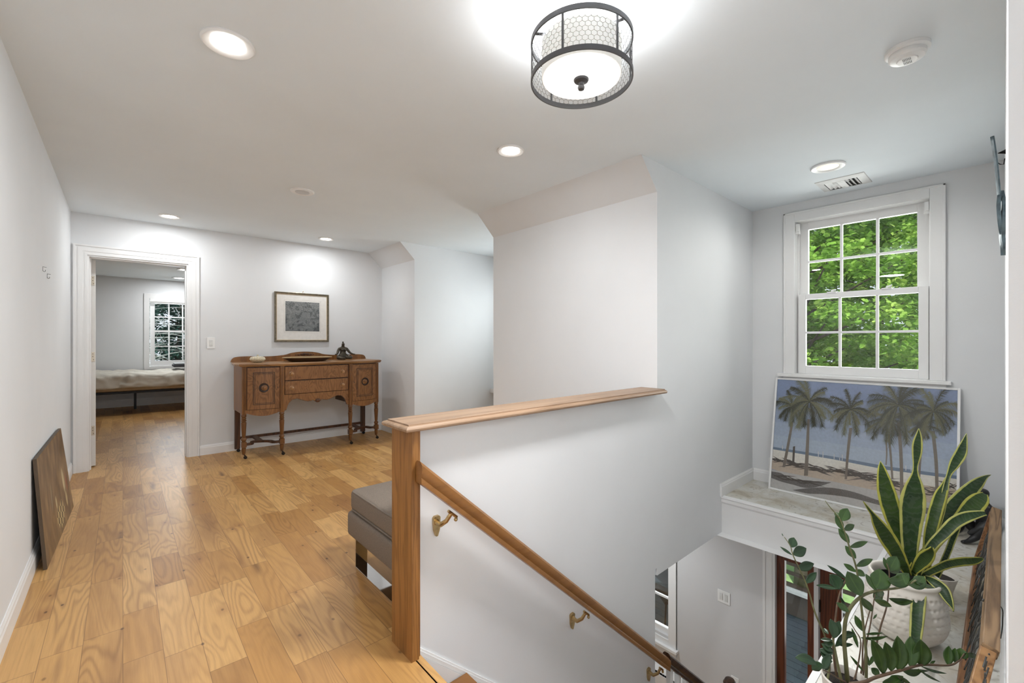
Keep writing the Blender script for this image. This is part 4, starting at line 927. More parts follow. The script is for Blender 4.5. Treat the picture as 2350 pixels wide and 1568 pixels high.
# homography from the measured print corners to (s, t)
src = [(475, 92), (1852, 186), (1840, 1268), (418, 922)]; dst = [(0, 1), (1, 1), (1, 0), (0, 0)]
rowsA = []; rhs = []
for (x, y), (u_, v_) in zip(src, dst):
    rowsA += [[x, y, 1, 0, 0, 0, -u_*x, -u_*y], [0, 0, 0, x, y, 1, -v_*x, -v_*y]]; rhs += [u_, v_]
Hm = np.append(np.linalg.solve(np.array(rowsA, float), np.array(rhs, float)), 1).reshape(3, 3)
def ST(x, y):
    q = Hm @ np.array([x, y, 1.]); return float(q[0]/q[2]), float(q[1]/q[2])
asp = 1.14/.93
cols_ = {'sky': (.34, .43, .64), 'sky2': (.56, .65, .76), 'sea': (.22, .30, .42), 'sand': (.95, .92, .84), 'sand2': (.68, .58, .47), 'pave': (.66, .65, .63), 'pave2': (.21, .195, .185), 'trunk': (.27, .23, .19), 'frond': (.075, .08, .045), 'frond2': (.26, .265, .15), 'shade': (.12, .10, .085), 'white': (.8, .8, .8)}
PM = {k: plain('print '+k, v, .3, var=.06, scale=60, coat=0) for k, v in cols_.items()}
PM['pave2'] = plain('print pave2', cols_['pave2'], .3, var=.5, scale=300)
mk = list(cols_); mats = [PM[k] for k in mk]
pm = MB(); lay = [0.0005]
def poly(k, pts, st=False, dl=0):
    pm.mat(mk.index(k)); q = []
    for p_ in pts:
        s_, t_ = p_ if st else ST(*p_); s_ = min(1, max(0, s_)); t_ = min(1, max(0, t_)); q.append(PQ(.012+s_*.976, .014+t_*.972, lay[0]+dl))
    pm.add(q, [tuple(range(len(q)))])
def nextlay(): lay[0] += .00025
for i in range(8):      # hazy sky in the photograph itself
    pass
poly('sky', [(0, 0), (1, 0), (1, 1), (0, 1)], True); nextlay()
for i, (t0_, t1_) in enumerate(((.72, .84), (.60, .72), (.48, .60), (.30, .48))):
    f_ = (i+1)/4; nm_ = 'haze%d' % i
    cols_[nm_] = tuple(cols_['sky'][q]*(1-f_)+cols_['sky2'][q]*f_ for q in range(3)); PM[nm_] = plain('print '+nm_, cols_[nm_], .3, var=.06, scale=60); mk.append(nm_); mats.append(PM[nm_])
    poly(nm_, [(0, t0_), (1, t0_), (1, t1_), (0, t1_)], True)
nextlay()
poly('sea', [(438, 610), (900, 690), (1300, 770), (1845, 850), (1845, 880), (1300, 800), (900, 715), (438, 632)]); nextlay()
poly('sand', [(436, 628), (900, 712), (1300, 797), (1845, 876), (1840, 1100), (1300, 960), (900, 840), (428, 770)]); nextlay()
poly('sand2', [(432, 715), (600, 745), (900, 800), (1250, 870), (1845, 960), (1840, 1140), (1300, 985), (900, 885), (520, 810), (428, 780)]); nextlay()
poly('pave', [(428, 785), (520, 805), (900, 885), (1300, 975), (1840, 1110), (1840, 1268), (1100, 1090), (418, 922)]); nextlay()
def curve_band(k, top, bot):
    t_ = catmull([Vector((*p, 0)) for p in top], 5); b_ = catmull([Vector((*p, 0)) for p in bot], 5)
    n_ = min(len(t_), len(b_))
    for i in range(n_-1): poly(k, [(t_[i].x, t_[i].y), (t_[i+1].x, t_[i+1].y), (b_[i+1].x, b_[i+1].y), (b_[i].x, b_[i].y)])
curve_band('pave2', [(425, 800), (500, 815), (560, 855), (650, 875), (760, 880), (880, 890)], [(425, 850), (500, 880), (590, 905), (680, 930), (770, 925), (880, 892)])
curve_band('pave2', [(590, 945), (760, 930), (900, 935), (1060, 970), (1280, 1045), (1500, 1070), (1840, 1160)], [(590, 948), (700, 975), (850, 985), (1040, 1015), (1280, 1080), (1500, 1120), (1840, 1200)])
nextlay()
rp = random.Random(3)
def blob(k, x, y, rx, ry, n=10):
    for _ in range(n):
        cx_ = x+rp.gauss(0, rx*.5); cy_ = y+(cx_-x)*.22+rp.gauss(0, ry*.35); L = rp.uniform(.3, .8)*rx; a = rp.uniform(-.15, .5); wd = rp.uniform(3, 7)
        poly(k, [(cx_-L*math.cos(a), cy_-L*math.sin(a)), (cx_, cy_-wd), (cx_+L*math.cos(a), cy_+L*math.sin(a)), (cx_, cy_+wd)], dl=rp.random()*.0002)
for args in ((600, 745, 130, 25, 16), (470, 712, 60, 12, 8), (760, 785, 120, 30, 18), (930, 800, 90, 25, 12), (1150, 850, 230, 35, 30), (660, 890, 160, 30, 14), (1330, 905, 160, 40, 18), (1700, 985, 150, 50, 26), (1790, 930, 80, 30, 14)): blob('shade', *args)
nextlay()
for (x, y, hgt) in ((510, 600, 30), (783, 650, 48), (818, 650, 48), (903, 672, 38), (965, 676, 46), (945, 700, 25), (1452, 765, 40), (1492, 768, 45)): poly('white', [(x-3, y), (x+3, y), (x+3, y+hgt), (x-3, y+hgt)])
poly('shade', [(590, 610), (606, 606), (600, 735), (584, 733)])
nextlay()
def trunk(pts, w0, w1):
    c = catmull([Vector((*p, 0)) for p in pts], 5)
    for i in range(len(c)-1):
        a = w0+(w1-w0)*i/(len(c)-1); b = w0+(w1-w0)*(i+1)/(len(c)-1); poly('trunk', [(c[i].x-a, c[i].y), (c[i].x+a, c[i].y), (c[i+1].x+b, c[i+1].y), (c[i+1].x-b, c[i+1].y)])
for pts, a, b in (([(585, 420), (560, 560), (520, 768)], 9, 11), ([(708, 400), (700, 600), (688, 836)], 9, 15), ([(1030, 470), (1010, 640), (992, 868)], 12, 9), ([(1320, 520), (1335, 680), (1348, 870)], 9, 8), ([(1395, 430), (1415, 700), (1420, 995)], 13, 13), ([(1300, 560), (1305, 660), (1300, 760)], 6, 5), ([(1575, 560), (1560, 760), (1555, 880)], 10, 7), ([(1660, 500), (1685, 750), (1692, 1005)], 14, 13)): trunk(pts, a, b)
nextlay()
def frond(cx_, cy_, ang, L, droop, k, wd=.2):
    "a feathered palm leaf: rib bending down under gravity with leaflets on both sides"
    pts = []; x, y = cx_, cy_; a = ang; n_ = 12
    for i in range(n_+1):
        pts.append((x, y)); x += math.cos(a)*L/n_; y -= math.sin(a)*L/n_; a -= droop/n_*math.cos(a) if True else 0
        a = a - (.02 if math.cos(a) > 0 else -.02)
    for i in range(1, len(pts)-1):
        dx, dy = pts[i+1][0]-pts[i][0], pts[i+1][1]-pts[i][1]; l_ = math.hypot(dx, dy); dx /= l_; dy /= l_
        for q in range(4):
            ll = L*wd*math.sin(PI*(i+1.0)/(n_+2.2))**.7*rp.uniform(.8, 1.35)
            px, py = pts[i][0]+dx*l_*q/4, pts[i][1]+dy*l_*q/4
            for s_ in (-1, 1):
                k2 = rp.uniform(.55, 1.05); ex = px+dx*ll*k2-dy*s_*ll*.75; ey = py+dy*ll*k2+dx*s_*ll*.75+ll*rp.uniform(.2, .6)
                poly(k, [(px-dx*2, py-dy*2), (px+dx*2.2, py+dy*2.2), (ex, ey)], dl=rp.random()*.0002)
        poly(k, [(pts[i-1][0]-dy*2.5, pts[i-1][1]+dx*2.5), (pts[i-1][0]+dy*2.5, pts[i-1][1]-dx*2.5), (pts[i+1][0]+dy*2, pts[i+1][1]-dx*2), (pts[i+1][0]-dy*2, pts[i+1][1]+dx*2)], dl=.0002)
for (cx_, cy_, R_, nn) in ((585, 300, 175, 16), (715, 265, 225, 24), (1030, 330, 200, 20), (1570, 470, 160, 12), (1325, 420, 200, 14), (1395, 300, 290, 30), (1665, 350, 225, 24)):
    for i in range(nn):
        a = math.radians(-80+340*(i+.5)/nn)+rp.uniform(-.2, .2)
        a = a if a < PI*1.5 else a
        frond(cx_, cy_, a, R_*rp.uniform(.55, 1.08), .9*(1 if math.cos(a) > 0 else 1)*1, 'frond' if rp.random() < .62 else 'frond2')
    nextlay()
pm.build('print', mats, o)
mb = MB(); vs = [PQ(.01, .01, .008), PQ(.99, .01, .008), PQ(.99, .99, .008), PQ(.01, .99, .008)]; mb.add(vs, [(0, 1, 2, 3)]); mb.build('glazing', glassmat('picture glazing', (.97, .97, .97)), o)

# ------------------------------------------------------------ black seated statue at the end of the ledge
blk = plain('matte black resin', (.013, .013, .014), .42, var=.1)
bx, by = 4.09, .088
o = empty('seated_statue', (bx, by, ZB), 'matte black seated figure statue hugging its knees, in the corner behind the snake plant', 'statue')
T = Matrix.Translation((bx, by, ZB)) @ Matrix.Rotation(math.radians(132), 4, 'Z') @ Matrix.Scale(1.17, 4)   # local +x = facing direction
P_ = [(-.045, 0, .062, (.062, .058)), (-.035, 0, .13, (.056, .052)), (-.012, 0, .19, (.05, .042)), (.018, 0, .228, .026), (.012, 0, .262, (.046, .052)), (.018, 0, .285, (.034, .04)),
      (.0, .055, .195, .024), (.03, .078, .14, .020), (.075, .06, .085, .017), (.10, .03, .045, .016),
      (.0, -.055, .195, .024), (.03, -.078, .14, .020), (.075, -.06, .085, .017), (.10, -.03, .045, .016),
      (.0, .055, .045, .042), (.055, .065, .115, .033), (.075, .05, .04, .024), (.115, .05, .014, (.016, .014)), (.150, .052, .012, (.015, .010)),
      (.0, -.055, .045, .042), (.055, -.065, .115, .033), (.075, -.05, .04, .024), (.115, -.05, .014, (.016, .014)), (.150, -.052, .012, (.015, .010))]
E_ = [(0, 1), (1, 2), (2, 3), (3, 4), (4, 5), (2, 6), (6, 7), (7, 8), (8, 9), (2, 10), (10, 11), (11, 12), (12, 13), (0, 14), (14, 15), (15, 16), (16, 17), (17, 18), (0, 19), (19, 20), (20, 21), (21, 22), (22, 23)]
skin_fig('body', P_, E_, blk, o, T=T)

# ------------------------------------------------------------ old wooden frame with wire mesh leaning on the right wall
oldw = wood('weathered frame wood', (.30, .185, .095), (.12, .065, .03), 'x', 18, .07, .6, rings=14)
oldr = wood('reddish frame wood', (.26, .12, .05), (.11, .045, .018), 'x', 18, .07, .5)
o = empty('mesh_frame', (2.85, .06, ZB), 'old wooden frame strung with wire mesh leaning against the right wall', 'wooden frame')
ux0, ux1 = 2.0, 3.72; ly_, lz = .100, ZB+.012; uy, uz = .030, .262
mb = MB(); mb.bar((ux0, uy, uz), (ux1, uy, uz-.008), .040, .034, up=(0, -.25, 1)); mb.build('top_rail', oldw, o, bevel=.004)
mb = MB(); mb.bar((1.62, ly_, lz), (ux1, ly_, lz), .030, .024, up=(0, -.25, 1)); mb.build('bottom_rail', oldr, o, bevel=.003)
mb = MB(); mb.bar((ux1-.02, ly_, lz), (ux1-.02, uy+.01, uz-.02), .03, .04, up=(1, 0, 0)); mb.build('end_stile', oldr, o, bevel=.003)
mb = MB(); mb.bar((ux0+.02, uy+.004, uz-.01), (1.66, ly_+.002, lz+.02), .05, .036, up=(0, 1, .2)); mb.build('brace', wood('orange brace wood', (.36, .19, .075), (.2, .09, .03), 'x', 16, .08, .45), o, bevel=.003)
wire = plain('dark iron wire', (.10, .10, .095), .4, .8); rw = random.Random(5); mb = MB()
def MP(s, t): return Vector((ux0-.25+(ux1-ux0+.25)*s, ly_+(uy-ly_)*t, lz+(uz-lz)*t))
for k in range(30):
    for s_ in (-1, 1):
        a = k/30; pts = [MP(min(1, max(0, a+s_*(q/6-.5)*.09+rw.uniform(-.005, .005))), q/6)+Vector((0, rw.uniform(-.006, .006), 0)) for q in range(7)]; mb.tube(pts, .0022, 5)
mb.build('wire_mesh', wire, o, smooth=True)
mb = MB(); c0 = Vector((2.36, uy+.02, uz+.008)); mb.tube(catmull([c0, c0+Vector((.0, -.02, .004)), c0+Vector((.005, -.045, -.01)), c0+Vector((0, -.047, -.05)), c0+Vector((.01, -.046, -.085)), c0+Vector((-.01, -.042, -.115))], 5), .0018, 6); mb.sphere(c0, .005); mb.build('loose_wire', wire, o, smooth=True)

# ------------------------------------------------------------ metal wall figure
verd = plain('weathered blue metal', (.105, .145, .165), .42, .75, var=.5, scale=35)
gx = 2.25
o = empty('wall_sculpture', (gx, .012, 1.52), 'thin blue-grey metal figure hanging edge-on from a nail on the right wall', 'wall sculpture')
mb = MB()
def blade(pts, ws, th=.004):
    "pts (x,y,z) centreline in the wall direction; ws widths along x"
    c = catmull([Vector(p) for p in pts], 5); w_ = catmull([float(q) for q in ws], 5); vs = []; n_ = len(c)
    for p, q in zip(c, w_):
        for j in range(5): t = (j-2)/2; vs += [p+Vector((q/2*t, -abs(t)*.006+th/2, 0))]
        for j in range(5): t = (2-j)/2; vs += [p+Vector((q/2*t, -abs(t)*.006-th/2, 0))]
    fs = [tuple(range(10)), tuple((n_-1)*10+k for k in range(10))[::-1]]
    for i in range(n_-1):
        for k in range(10): fs.append((i*10+k, i*10+(k+1) % 10, i*10+10+(k+1) % 10, i*10+10+k))
    mb.add(vs, fs)
blade([(gx, .030, 1.93), (gx-.005, .027, 1.90), (gx, .020, 1.82), (gx+.005, .015, 1.74), (gx, .012, 1.70)], [.012, .035, .05, .045, .03])
mb.build('upper_blade', verd, o, smooth='auto')
mb = MB(); blade([(gx, .010, 1.735), (gx+.01, .006, 1.70), (gx-.01, .004, 1.64), (gx+.005, .007, 1.58), (gx, .004, 1.545), (gx, .003, 1.515)], [.02, .07, .085, .06, .035, .01], .009); mb.build('body', verd, o, smooth='auto')
mb = MB(); blade([(gx-.02, .013, 1.72), (gx-.03, .015, 1.68), (gx-.03, .012, 1.62), (gx-.015, .008, 1.585)], [.008, .02, .02, .01]); mb.build('side_blade', verd, o, smooth='auto')
mb = MB(); mb.lathe([(.008, 0), (.001, .018)], (gx, YR, 1.868), 10, T=Matrix.Rotation(-PI/2, 3, 'X')); mb.tube([(gx, .015, 1.836), (gx, .008, 1.828), (gx, 0, 1.826), (gx, -.002, 1.845)], .0015, 6); mb.build('nail', M['blackmetal'], o)

# ------------------------------------------------------------ plants
def leafmat(name, green, dark, edge=None, band=0, spec=.5, rough=.35):
    m, t, b = newmat(name); h = N(t); uv = h.n('UVMap'); uv.uv_map = 'UVMap'; sp = h.n('SeparateXYZ'); h.l(uv.outputs[0], sp.inputs[0])
    u, v = sp.outputs[0], sp.outputs[1]
    tc = h.n('TexCoord'); n1 = h.n('TexNoise'); n1.inputs['Scale'].default_value = 22; n1.inputs['Detail'].default_value = 4; h.l(tc.outputs['Object'], n1.inputs['Vector'])
    c = h.ramp(n1.outputs[0], [(.3, dark), (.7, green)])
    if band:
        q = h.math('SINE', h.math('ADD', h.math('MULTIPLY', v, 150), h.math('MULTIPLY', n1.outputs[0], 26)))
        c = h.mix(h.math('MULTIPLY', h.math('GREATER_THAN', q, .45), .4), c, tuple(x*.55+.045 for x in green))
    mid = h.math('ABSOLUTE', h.math('SUBTRACT', u, .5))
    if edge:
        e = h.math('ADD', mid, h.math('MULTIPLY', h.math('SUBTRACT', n1.outputs[0], .5), .10))
        c = h.mix(h.ramp(e, [(.375, (0, 0, 0)), (.40, (1, 1, 1))]), c, h.ramp(n1.outputs[0], [(.3, tuple(x*.8 for x in edge)), (.7, edge)]))
    else:
        c = h.mix(h.ramp(mid, [(.0, (.5, .5, .5)), (.05, (0, 0, 0))]), c, tuple(min(1, x*1.7) for x in green))
    h.l(c, b.inputs['Base Color']); b.inputs['Roughness'].default_value = rough; b.inputs['Specular IOR Level'].default_value = spec
    return m
EYE = Vector((0, 0, CAM_H))
def ribbon(name, rows_, mats, parent, th=.003, cup=.12, n=6, flip=None, tip=True):
    "rows_: (point, width, roll) along the blade; returns a curved leaf mesh with UV"
    P = [r[0] for r in rows_]; W = [float(r[1]) for r in rows_]; R = [float(r[2]) if len(r) > 2 else 0. for r in rows_]
    c = catmull(P, n); w_ = catmull(W, n); ro = catmull(R, n); K = 7; vs = []; uvs = []; og = ORG[parent.name]
    for i, p in enumerate(c):
        t = (c[min(i+1, len(c)-1)]-c[max(i-1, 0)]).normalized(); vw = (EYE-p).normalized(); sd_ = t.cross(vw); 
        if sd_.length < .05: sd_ = Vector((1, 0, 0))
        sd_.normalize(); nr = sd_.cross(t).normalized(); sd_ = (Matrix.Rotation(ro[i], 3, t) @ sd_); nr = sd_.cross(t).normalized()
        for k in range(K):
            a = (k/(K-1)-.5)*2; vs.append(p+sd_*a*max(.0004, w_[i])/2+nr*(cup*max(0, w_[i])*(a*a-.5))-og); uvs.append((k/(K-1), i/(len(c)-1)))
    fs = [(i*K+k, i*K+k+1, (i+1)*K+k+1, (i+1)*K+k) for i in range(len(c)-1) for k in range(K-1)]
    me = bpy.data.meshes.new(name); me.from_pydata(vs, [], fs); uv = me.uv_layers.new(name='UVMap')
    for l_ in me.loops: uv.data[l_.index].uv = uvs[l_.vertex_index]
    me.materials.append(mats); me.shade_smooth(); o = bpy.data.objects.new(name, me); COL.objects.link(o); o.parent = parent; ORG[o.name] = og
    s_ = o.modifiers.new('th', 'SOLIDIFY'); s_.thickness = th; s_.offset = 0
    return o
def F4(x, y): return 1780+x/2.579, 960+y/2.579
potw = plain('matt white ceramic', (.72, .68, .62), .55, var=.03, scale=8)
soil = plain('dark potting soil', (.018, .013, .010), .95, var=.6, scale=120, bump=1, bscale=150)
PC = (2.534, .287)
o = empty('snake_plant', (PC[0], PC[1], ZB), 'variegated snake plant in a large white dimpled ceramic pot on the ledge', 'potted plant')
prof = [(.075, ZB), (.095, ZB+.005), (.125, ZB+.04), (.141, ZB+.085), (.141, ZB+.13), (.135, ZB+.175), (.127, ZB+.215), (.121, ZB+.238), (.124, ZB+.252), (.120, ZB+.262), (.110, ZB+.258), (.106, ZB+.235), (.112, ZB+.18)]
prof = [(p.x, p.y) for p in catmull([Vector((a, b, 0)) for a, b in prof], 4)]
# dimpled wall: displace rows of small hollows
nP = 150; vs = []; zr = [ZB+.055+.031*k for k in range(6)]
fine = []
for i in range(len(prof)-1):
    for k in range(3): fine.append((prof[i][0]+(prof[i+1][0]-prof[i][0])*k/3, prof[i][1]+(prof[i+1][1]-prof[i][1])*k/3))
fine.append(prof[-1]); NO = max(range(len(fine)), key=lambda i: fine[i][1])
for j, (r, z) in enumerate(fine):
    for k in range(nP):
        th = 2*PI*k/nP; rr = r
        if j < NO:
            for zi, z0 in enumerate(zr):
                if abs(z-z0) < .008:
                    ph = (k/nP*38+zi*.5) % 1
                    if abs(ph-.5) < .22: rr -= .006*(1-abs(z-z0)/.008)
        vs.append((PC[0]+rr*math.cos(th), PC[1]+rr*math.sin(th), z))
fs = [(j*nP+k, j*nP+(k+1) % nP, (j+1)*nP+(k+1) % nP, (j+1)*nP+k) for j in range(len(fine)-1) for k in range(nP)]+[tuple(range(nP))[::-1]]
mb = MB(); mb.add(vs, fs); pot = mb.build('pot', potw, o, smooth=True)
mb = MB(); mb.lathe([(.001, ZB+.195), (.06, ZB+.198), (.100, ZB+.192)], (PC[0], PC[1], 0), 30); mb.build('soil', soil, o, smooth=True)
mb = MB(); mb.lathe([(.102, ZB+.19), (.103, ZB+.228), (.099, ZB+.228), (.099, ZB+.19)], (PC[0], PC[1], 0), 40); mb.build('nursery_pot', plain('black nursery pot', (.02, .02, .02), .4), o, smooth='auto')
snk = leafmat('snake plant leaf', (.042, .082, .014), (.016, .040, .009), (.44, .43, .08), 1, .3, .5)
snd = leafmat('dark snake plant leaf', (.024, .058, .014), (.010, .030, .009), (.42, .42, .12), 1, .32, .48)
base_d = 1.90
LV = [ # crop points (x, y, width px in crop, roll), depth offset at tip
 (snk, [(800, 905, 40), (775, 800, 48), (738, 700, 72), (690, 560, 98), (655, 430, 92), (630, 310, 45), (620, 255, 2)], .02, .05),
 (snd, [(800, 905, 55), (795, 780, 78), (800, 640, 105), (812, 500, 125), (822, 400, 88), (826, 330, 34), (828, 280, 24), (836, 210, 46), (840, 150, 48), (846, 100, 26), (847, 62, 2)], -.02, -.03),
 (snk, [(880, 930, 40), (905, 780, 55), (915, 690, 60), (945, 560, 66), (975, 460, 60), (1000, 400, 34), (1012, 350, 10)], .06, .08),
 (snd, [(870, 930, 20), (960, 640, 25), (985, 530, 34), (1003, 430, 30), (1024, 340, 22), (1060, 270, 50), (1095, 210, 55), (1115, 150, 32), (1130, 90, 2)], .08, .12),
 (snd, [(860, 930, 40), (905, 760, 50), (960, 650, 70), (1040, 540, 84), (1120, 460, 86), (1190, 390, 62), (1240, 350, 24), (1275, 335, 2)], .10, .16),
 (snk, [(850, 940, 40), (930, 770, 45), (1030, 660, 50), (1100, 590, 70), (1170, 520, 96), (1215, 475, 78), (1238, 448, 28)], .04, .10),
 (snd, [(840, 930, 30), (880, 830, 46), (930, 750, 52), (1000, 680, 60), (1060, 620, 66), (1130, 585, 62), (1200, 568, 42), (1243, 562, 26)], -.05, -.07),
 (snk, [(785, 930, 36), (755, 870, 60), (710, 790, 84), (655, 700, 92), (605, 620, 62), (575, 570, 26), (545, 530, 14), (520, 494, 2)], -.05, -.06),
 (snk, [(880, 930, 34), (950, 895, 40), (1020, 865, 46), (1100, 850, 50), (1170, 845, 44), (1215, 835, 24), (1225, 828, 4)], -.02, .03),
 (snd, [(950, 950, 26), (985, 870, 30), (1020, 790, 30), (1050, 710, 30), (1078, 650, 24), (1090, 620, 8)], .02, .08),
 (snd, [(885, 940, 20), (930, 965, 52), (985, 1010, 68), (1020, 1070, 50), (1045, 1120, 16), (1052, 1142, 2)], -.10, -.16),
 (snd, [(860, 930, 40), (852, 985, 66), (845, 1080, 72), (838, 1180, 68), (830, 1270, 62), (826, 1340, 50), (824, 1370, 20)], -.10, -.20),
 (snk, [(815, 915, 30), (850, 870, 60), (885, 830, 76), (915, 795, 54), (925, 765, 12)], -.07, -.10),
 (snk, [(800, 930, 40), (830, 850, 36), (880, 790, 34), (930, 740, 22), (965, 700, 4)], -.03, -.02),
]
def path(pts, d0, dtip, cx=F4, k=2.579):
    out = []; n_ = len(pts)
    for i, q in enumerate(pts):
        u_, v_ = cx(q[0], q[1]); d = d0+dtip*(i/(n_-1)); out.append((at(u_, v_, d), q[2]/k/1004*d*.92, q[3] if len(q) > 3 else 0))
    return out
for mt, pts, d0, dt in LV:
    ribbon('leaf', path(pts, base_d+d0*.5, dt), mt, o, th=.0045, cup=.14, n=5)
# small pot with a red succulent behind
SC = (2.99, .217)
o = empty('succulent', (SC[0], SC[1], ZB), 'small dark red succulent in a tapered white pot behind the snake plant', 'potted plant')
mb = MB(); mb.lathe([(.045, ZB), (.05, ZB+.004), (.055, ZB+.06), (.072, ZB+.125), (.074, ZB+.130), (.070, ZB+.131), (.066, ZB+.11), (.001, ZB+.108)], (SC[0], SC[1], 0), 40); mb.build('pot', potw, o, smooth='auto')
mb = MB(); mb.lathe([(.001, ZB+.112), (.065, ZB+.110)], (SC[0], SC[1], 0), 24); mb.build('soil', soil, o)
rs = random.Random(2); mb = MB()
for k in range(60):
    a = rs.uniform(0, 2*PI); e = rs.uniform(.1, 1.4); r = rs.uniform(.015, .035); c = Vector((SC[0]-.015+rs.uniform(-.012, .012), SC[1]+.03+rs.uniform(-.012, .012), ZB+.12+rs.uniform(0, .02)))
    mb.tube([c, c+Vector((math.cos(a)*math.cos(e), math.sin(a)*math.cos(e), math.sin(e)))*r], [.004, .0008], 5)
mb.build('rosettes', plain('dark red succulent', (.11, .022, .016), .5, var=.4, scale=90), o)
# ZZ plant
def F7(x, y): return 1800+x/4.26, 1200+y/4.26
ZC = at(1942, 1556, 1.46); zrim = ZC.z; zb_ = ZB
o = empty('zz_plant', (ZC.x, ZC.y, ZB), 'glossy dark green ZZ plant in a small white pot nearest the camera', 'potted plant')
mb = MB(); mb.lathe([(.052, ZB), (.058, ZB+.005), (.066, zrim-.03), (.070, zrim-.004), (.066, zrim), (.062, zrim-.006), (.058, zrim-.03)], (ZC.x, ZC.y, 0), 44); mb.build('pot', potw, o, smooth='auto')
mb = MB(); mb.lathe([(.001, zrim-.022), (.060, zrim-.024)], (ZC.x, ZC.y, 0), 24); mb.build('soil', soil, o)
zzl = leafmat('zz leaf', (.042, .090, .018), (.020, .052, .011), None, 0, .45, .25)
zzd = leafmat('zz leaf dark', (.026, .062, .024), (.013, .036, .015), None, 0, .45, .28)
zzs = plain('zz stem', (.13, .13, .055), .5, var=.3, scale=25); zzb = plain('zz brown stem', (.12, .075, .045), .5, var=.3, scale=25)
def stem(pts, r0, r1, d0, d1, mt, leaves, lm_, cx=F7, k=4.26):
    n_ = len(pts); q = [at(*cx(*p), d0+(d1-d0)*i/(n_-1)) for i, p in enumerate(pts)]; c = catmull(q, 6)
    mb = MB(); mb.tube(c, [r0+(r1-r0)*i/(len(c)-1) for i in range(len(c))], 8); so_ = mb.build('stem', mt, o, smooth=True)
    for lf in leaves:
        x0, y0, x1, y1, wd = lf[:5]; f = lf[5] if len(lf) > 5 else .6; bow = lf[6] if len(lf) > 6 else 0
        d = d0+(d1-d0)*f; a = at(*cx(x0, y0), d); b = at(*cx(x1, y1), d+(lf[7] if len(lf) > 7 else .02))
        ax = b-a; L = ax.length; bn = ax.cross((EYE-a).normalized()).normalized()*bow*L
        W = wd/k/1004*d
        rows2 = [(a, .002), (a+ax*.12+bn*.4, W*.5), (a+ax*.35+bn, W*.95), (a+ax*.58+bn, W), (a+ax*.82+bn*.5, W*.6), (b, .0008)]
        ribbon('leaflet', [(p_, w_, .25) for p_, w_ in rows2], lm_, so_, th=.0012, cup=.10, n=3)
D0 = 1.46
stem([(420, 1560), (440, 1380), (400, 1120), (300, 880), (215, 600), (90, 330), (60, 230), (0, 140)], .0042, .0012, D0, D0+.10, zzs,
     [(70, 240, 95, 145, 80, .9), (85, 310, 215, 250, 95, .85), (75, 315, -40, 235, 26, .85), (130, 450, 290, 400, 85, .8), (210, 590, 315, 485, 62, .7), (-12, 130, -25, 105, 10, .95)], zzd)
stem([(800, 1560), (800, 1300), (780, 1080), (745, 750), (705, 450), (640, 250), (590, 90), (540, -40), (440, -160), (400, -215)], .0046, .0012, D0, D0+.14, zzs,
     [(575, 75, 500, -75, 60, .8), (585, 70, 685, 20, 58, .8), (560, -20, 620, -140, 95, .85), (635, 200, 530, 55, 66, .7), (640, 240, 815, 185, 50, .7), (700, 350, 595, 225, 66, .6), (705, 425, 865, 355, 56, .55), (790, 520, 690, 460, 62, .5), (700, 480, 580, 400, 50, .5), (540, -60, 490, -100, 40, .9)], zzl)
stem([(620, 1560), (600, 1350), (585, 1100), (620, 880), (740, 730), (900, 665), (1100, 640), (1200, 610), (1290, 560)], .0072, .0022, D0, D0-.08, zzs,
     [(755, 715, 615, 475, 150, .6), (600, 870, 440, 500, 0.1, .5), (900, 665, 795, 500, 60, .7), (890, 640, 930, 450, 160, .7, .1), (1000, 650, 950, 520, 60, .8), (1010, 560, 1215, 495, 120, .85, .12), (1190, 610, 1145, 500, 80, .9), (1210, 600, 1365, 525, 110, .95, .1), (1290, 590, 1470, 640, 40, .98), (760, 735, 860, 870, 75, .6), (880, 750, 1050, 820, 62, .7), (630, 870, 510, 780, 60, .5), (900, 690, 975, 690, 80, .7)], zzl)
stem([(920, 1250), (905, 1180), (940, 1020), (1000, 820), (1020, 650), (1025, 480), (1000, 400)], .0034, .0016, D0+.12, D0+.16, zzb,
     [(1025, 740, 1260, 770, 62, .6, .05), (1025, 470, 1100, 330, 110, .9), (1020, 470, 970, 340, 42, .9), (1030, 480, 1140, 450, 60, .9)], zzl)
stem([(770, 1500), (800, 1200), (840, 1000), (870, 800), (885, 700)], .003, .0016, D0+.06, D0+.10, zzb, [(870, 940, 905, 895, 16, .6), (870, 730, 960, 690, 90, .9)], zzl)
stem([(520, 1560), (480, 1280), (480, 1120), (500, 940), (520, 780), (560, 640), (600, 560)], .0042, .002, D0+.04, D0+.12, zzb,
     [(530, 650, 445, 505, 120, .8, .1), (525, 655, 600, 555, 40, .8), (525, 645, 310, 610, 42, .8), (610, 550, 420, 415, 40, .95), (625, 860, 505, 780, 50, .7), (540, 710, 620, 860, 26, .75)], zzd)
stem([(560, 1560), (520, 1380), (490, 1220), (470, 1120)], .005, .0025, D0-.02, D0, zzs,
     [(480, 1130, 450, 940, 90, .8, .1), (490, 1120, 540, 960, 70, .9), (500, 1210, 640, 1060, 60, .7), (480, 1180, 380, 1180, 70, .7), (560, 1100, 690, 1085, 60, .8), (545, 1200, 670, 1190, 34, .7), (480, 1280, 340, 1240, 60, .6), (480, 1260, 360, 1180, 60, .65), (470, 1330, 350, 1260, 90, .5), (430, 1090, 385, 1030, 36, .8), (470, 1150, 350, 1140, 36, .8)], zzd)
stem([(600, 1560), (560, 1540), (460, 1480), (380, 1440)], .003, .0015, D0-.02, D0-.05, zzb,
     [(320, 1390, 105, 1320, 85, .9, .1), (385, 1400, 270, 1440, 80, .9, .1), (375, 1430, 445, 1290, 70, .9), (380, 1400, 440, 1420, 60, .8), (470, 1360, 380, 1330, 50, .7)], zzd)
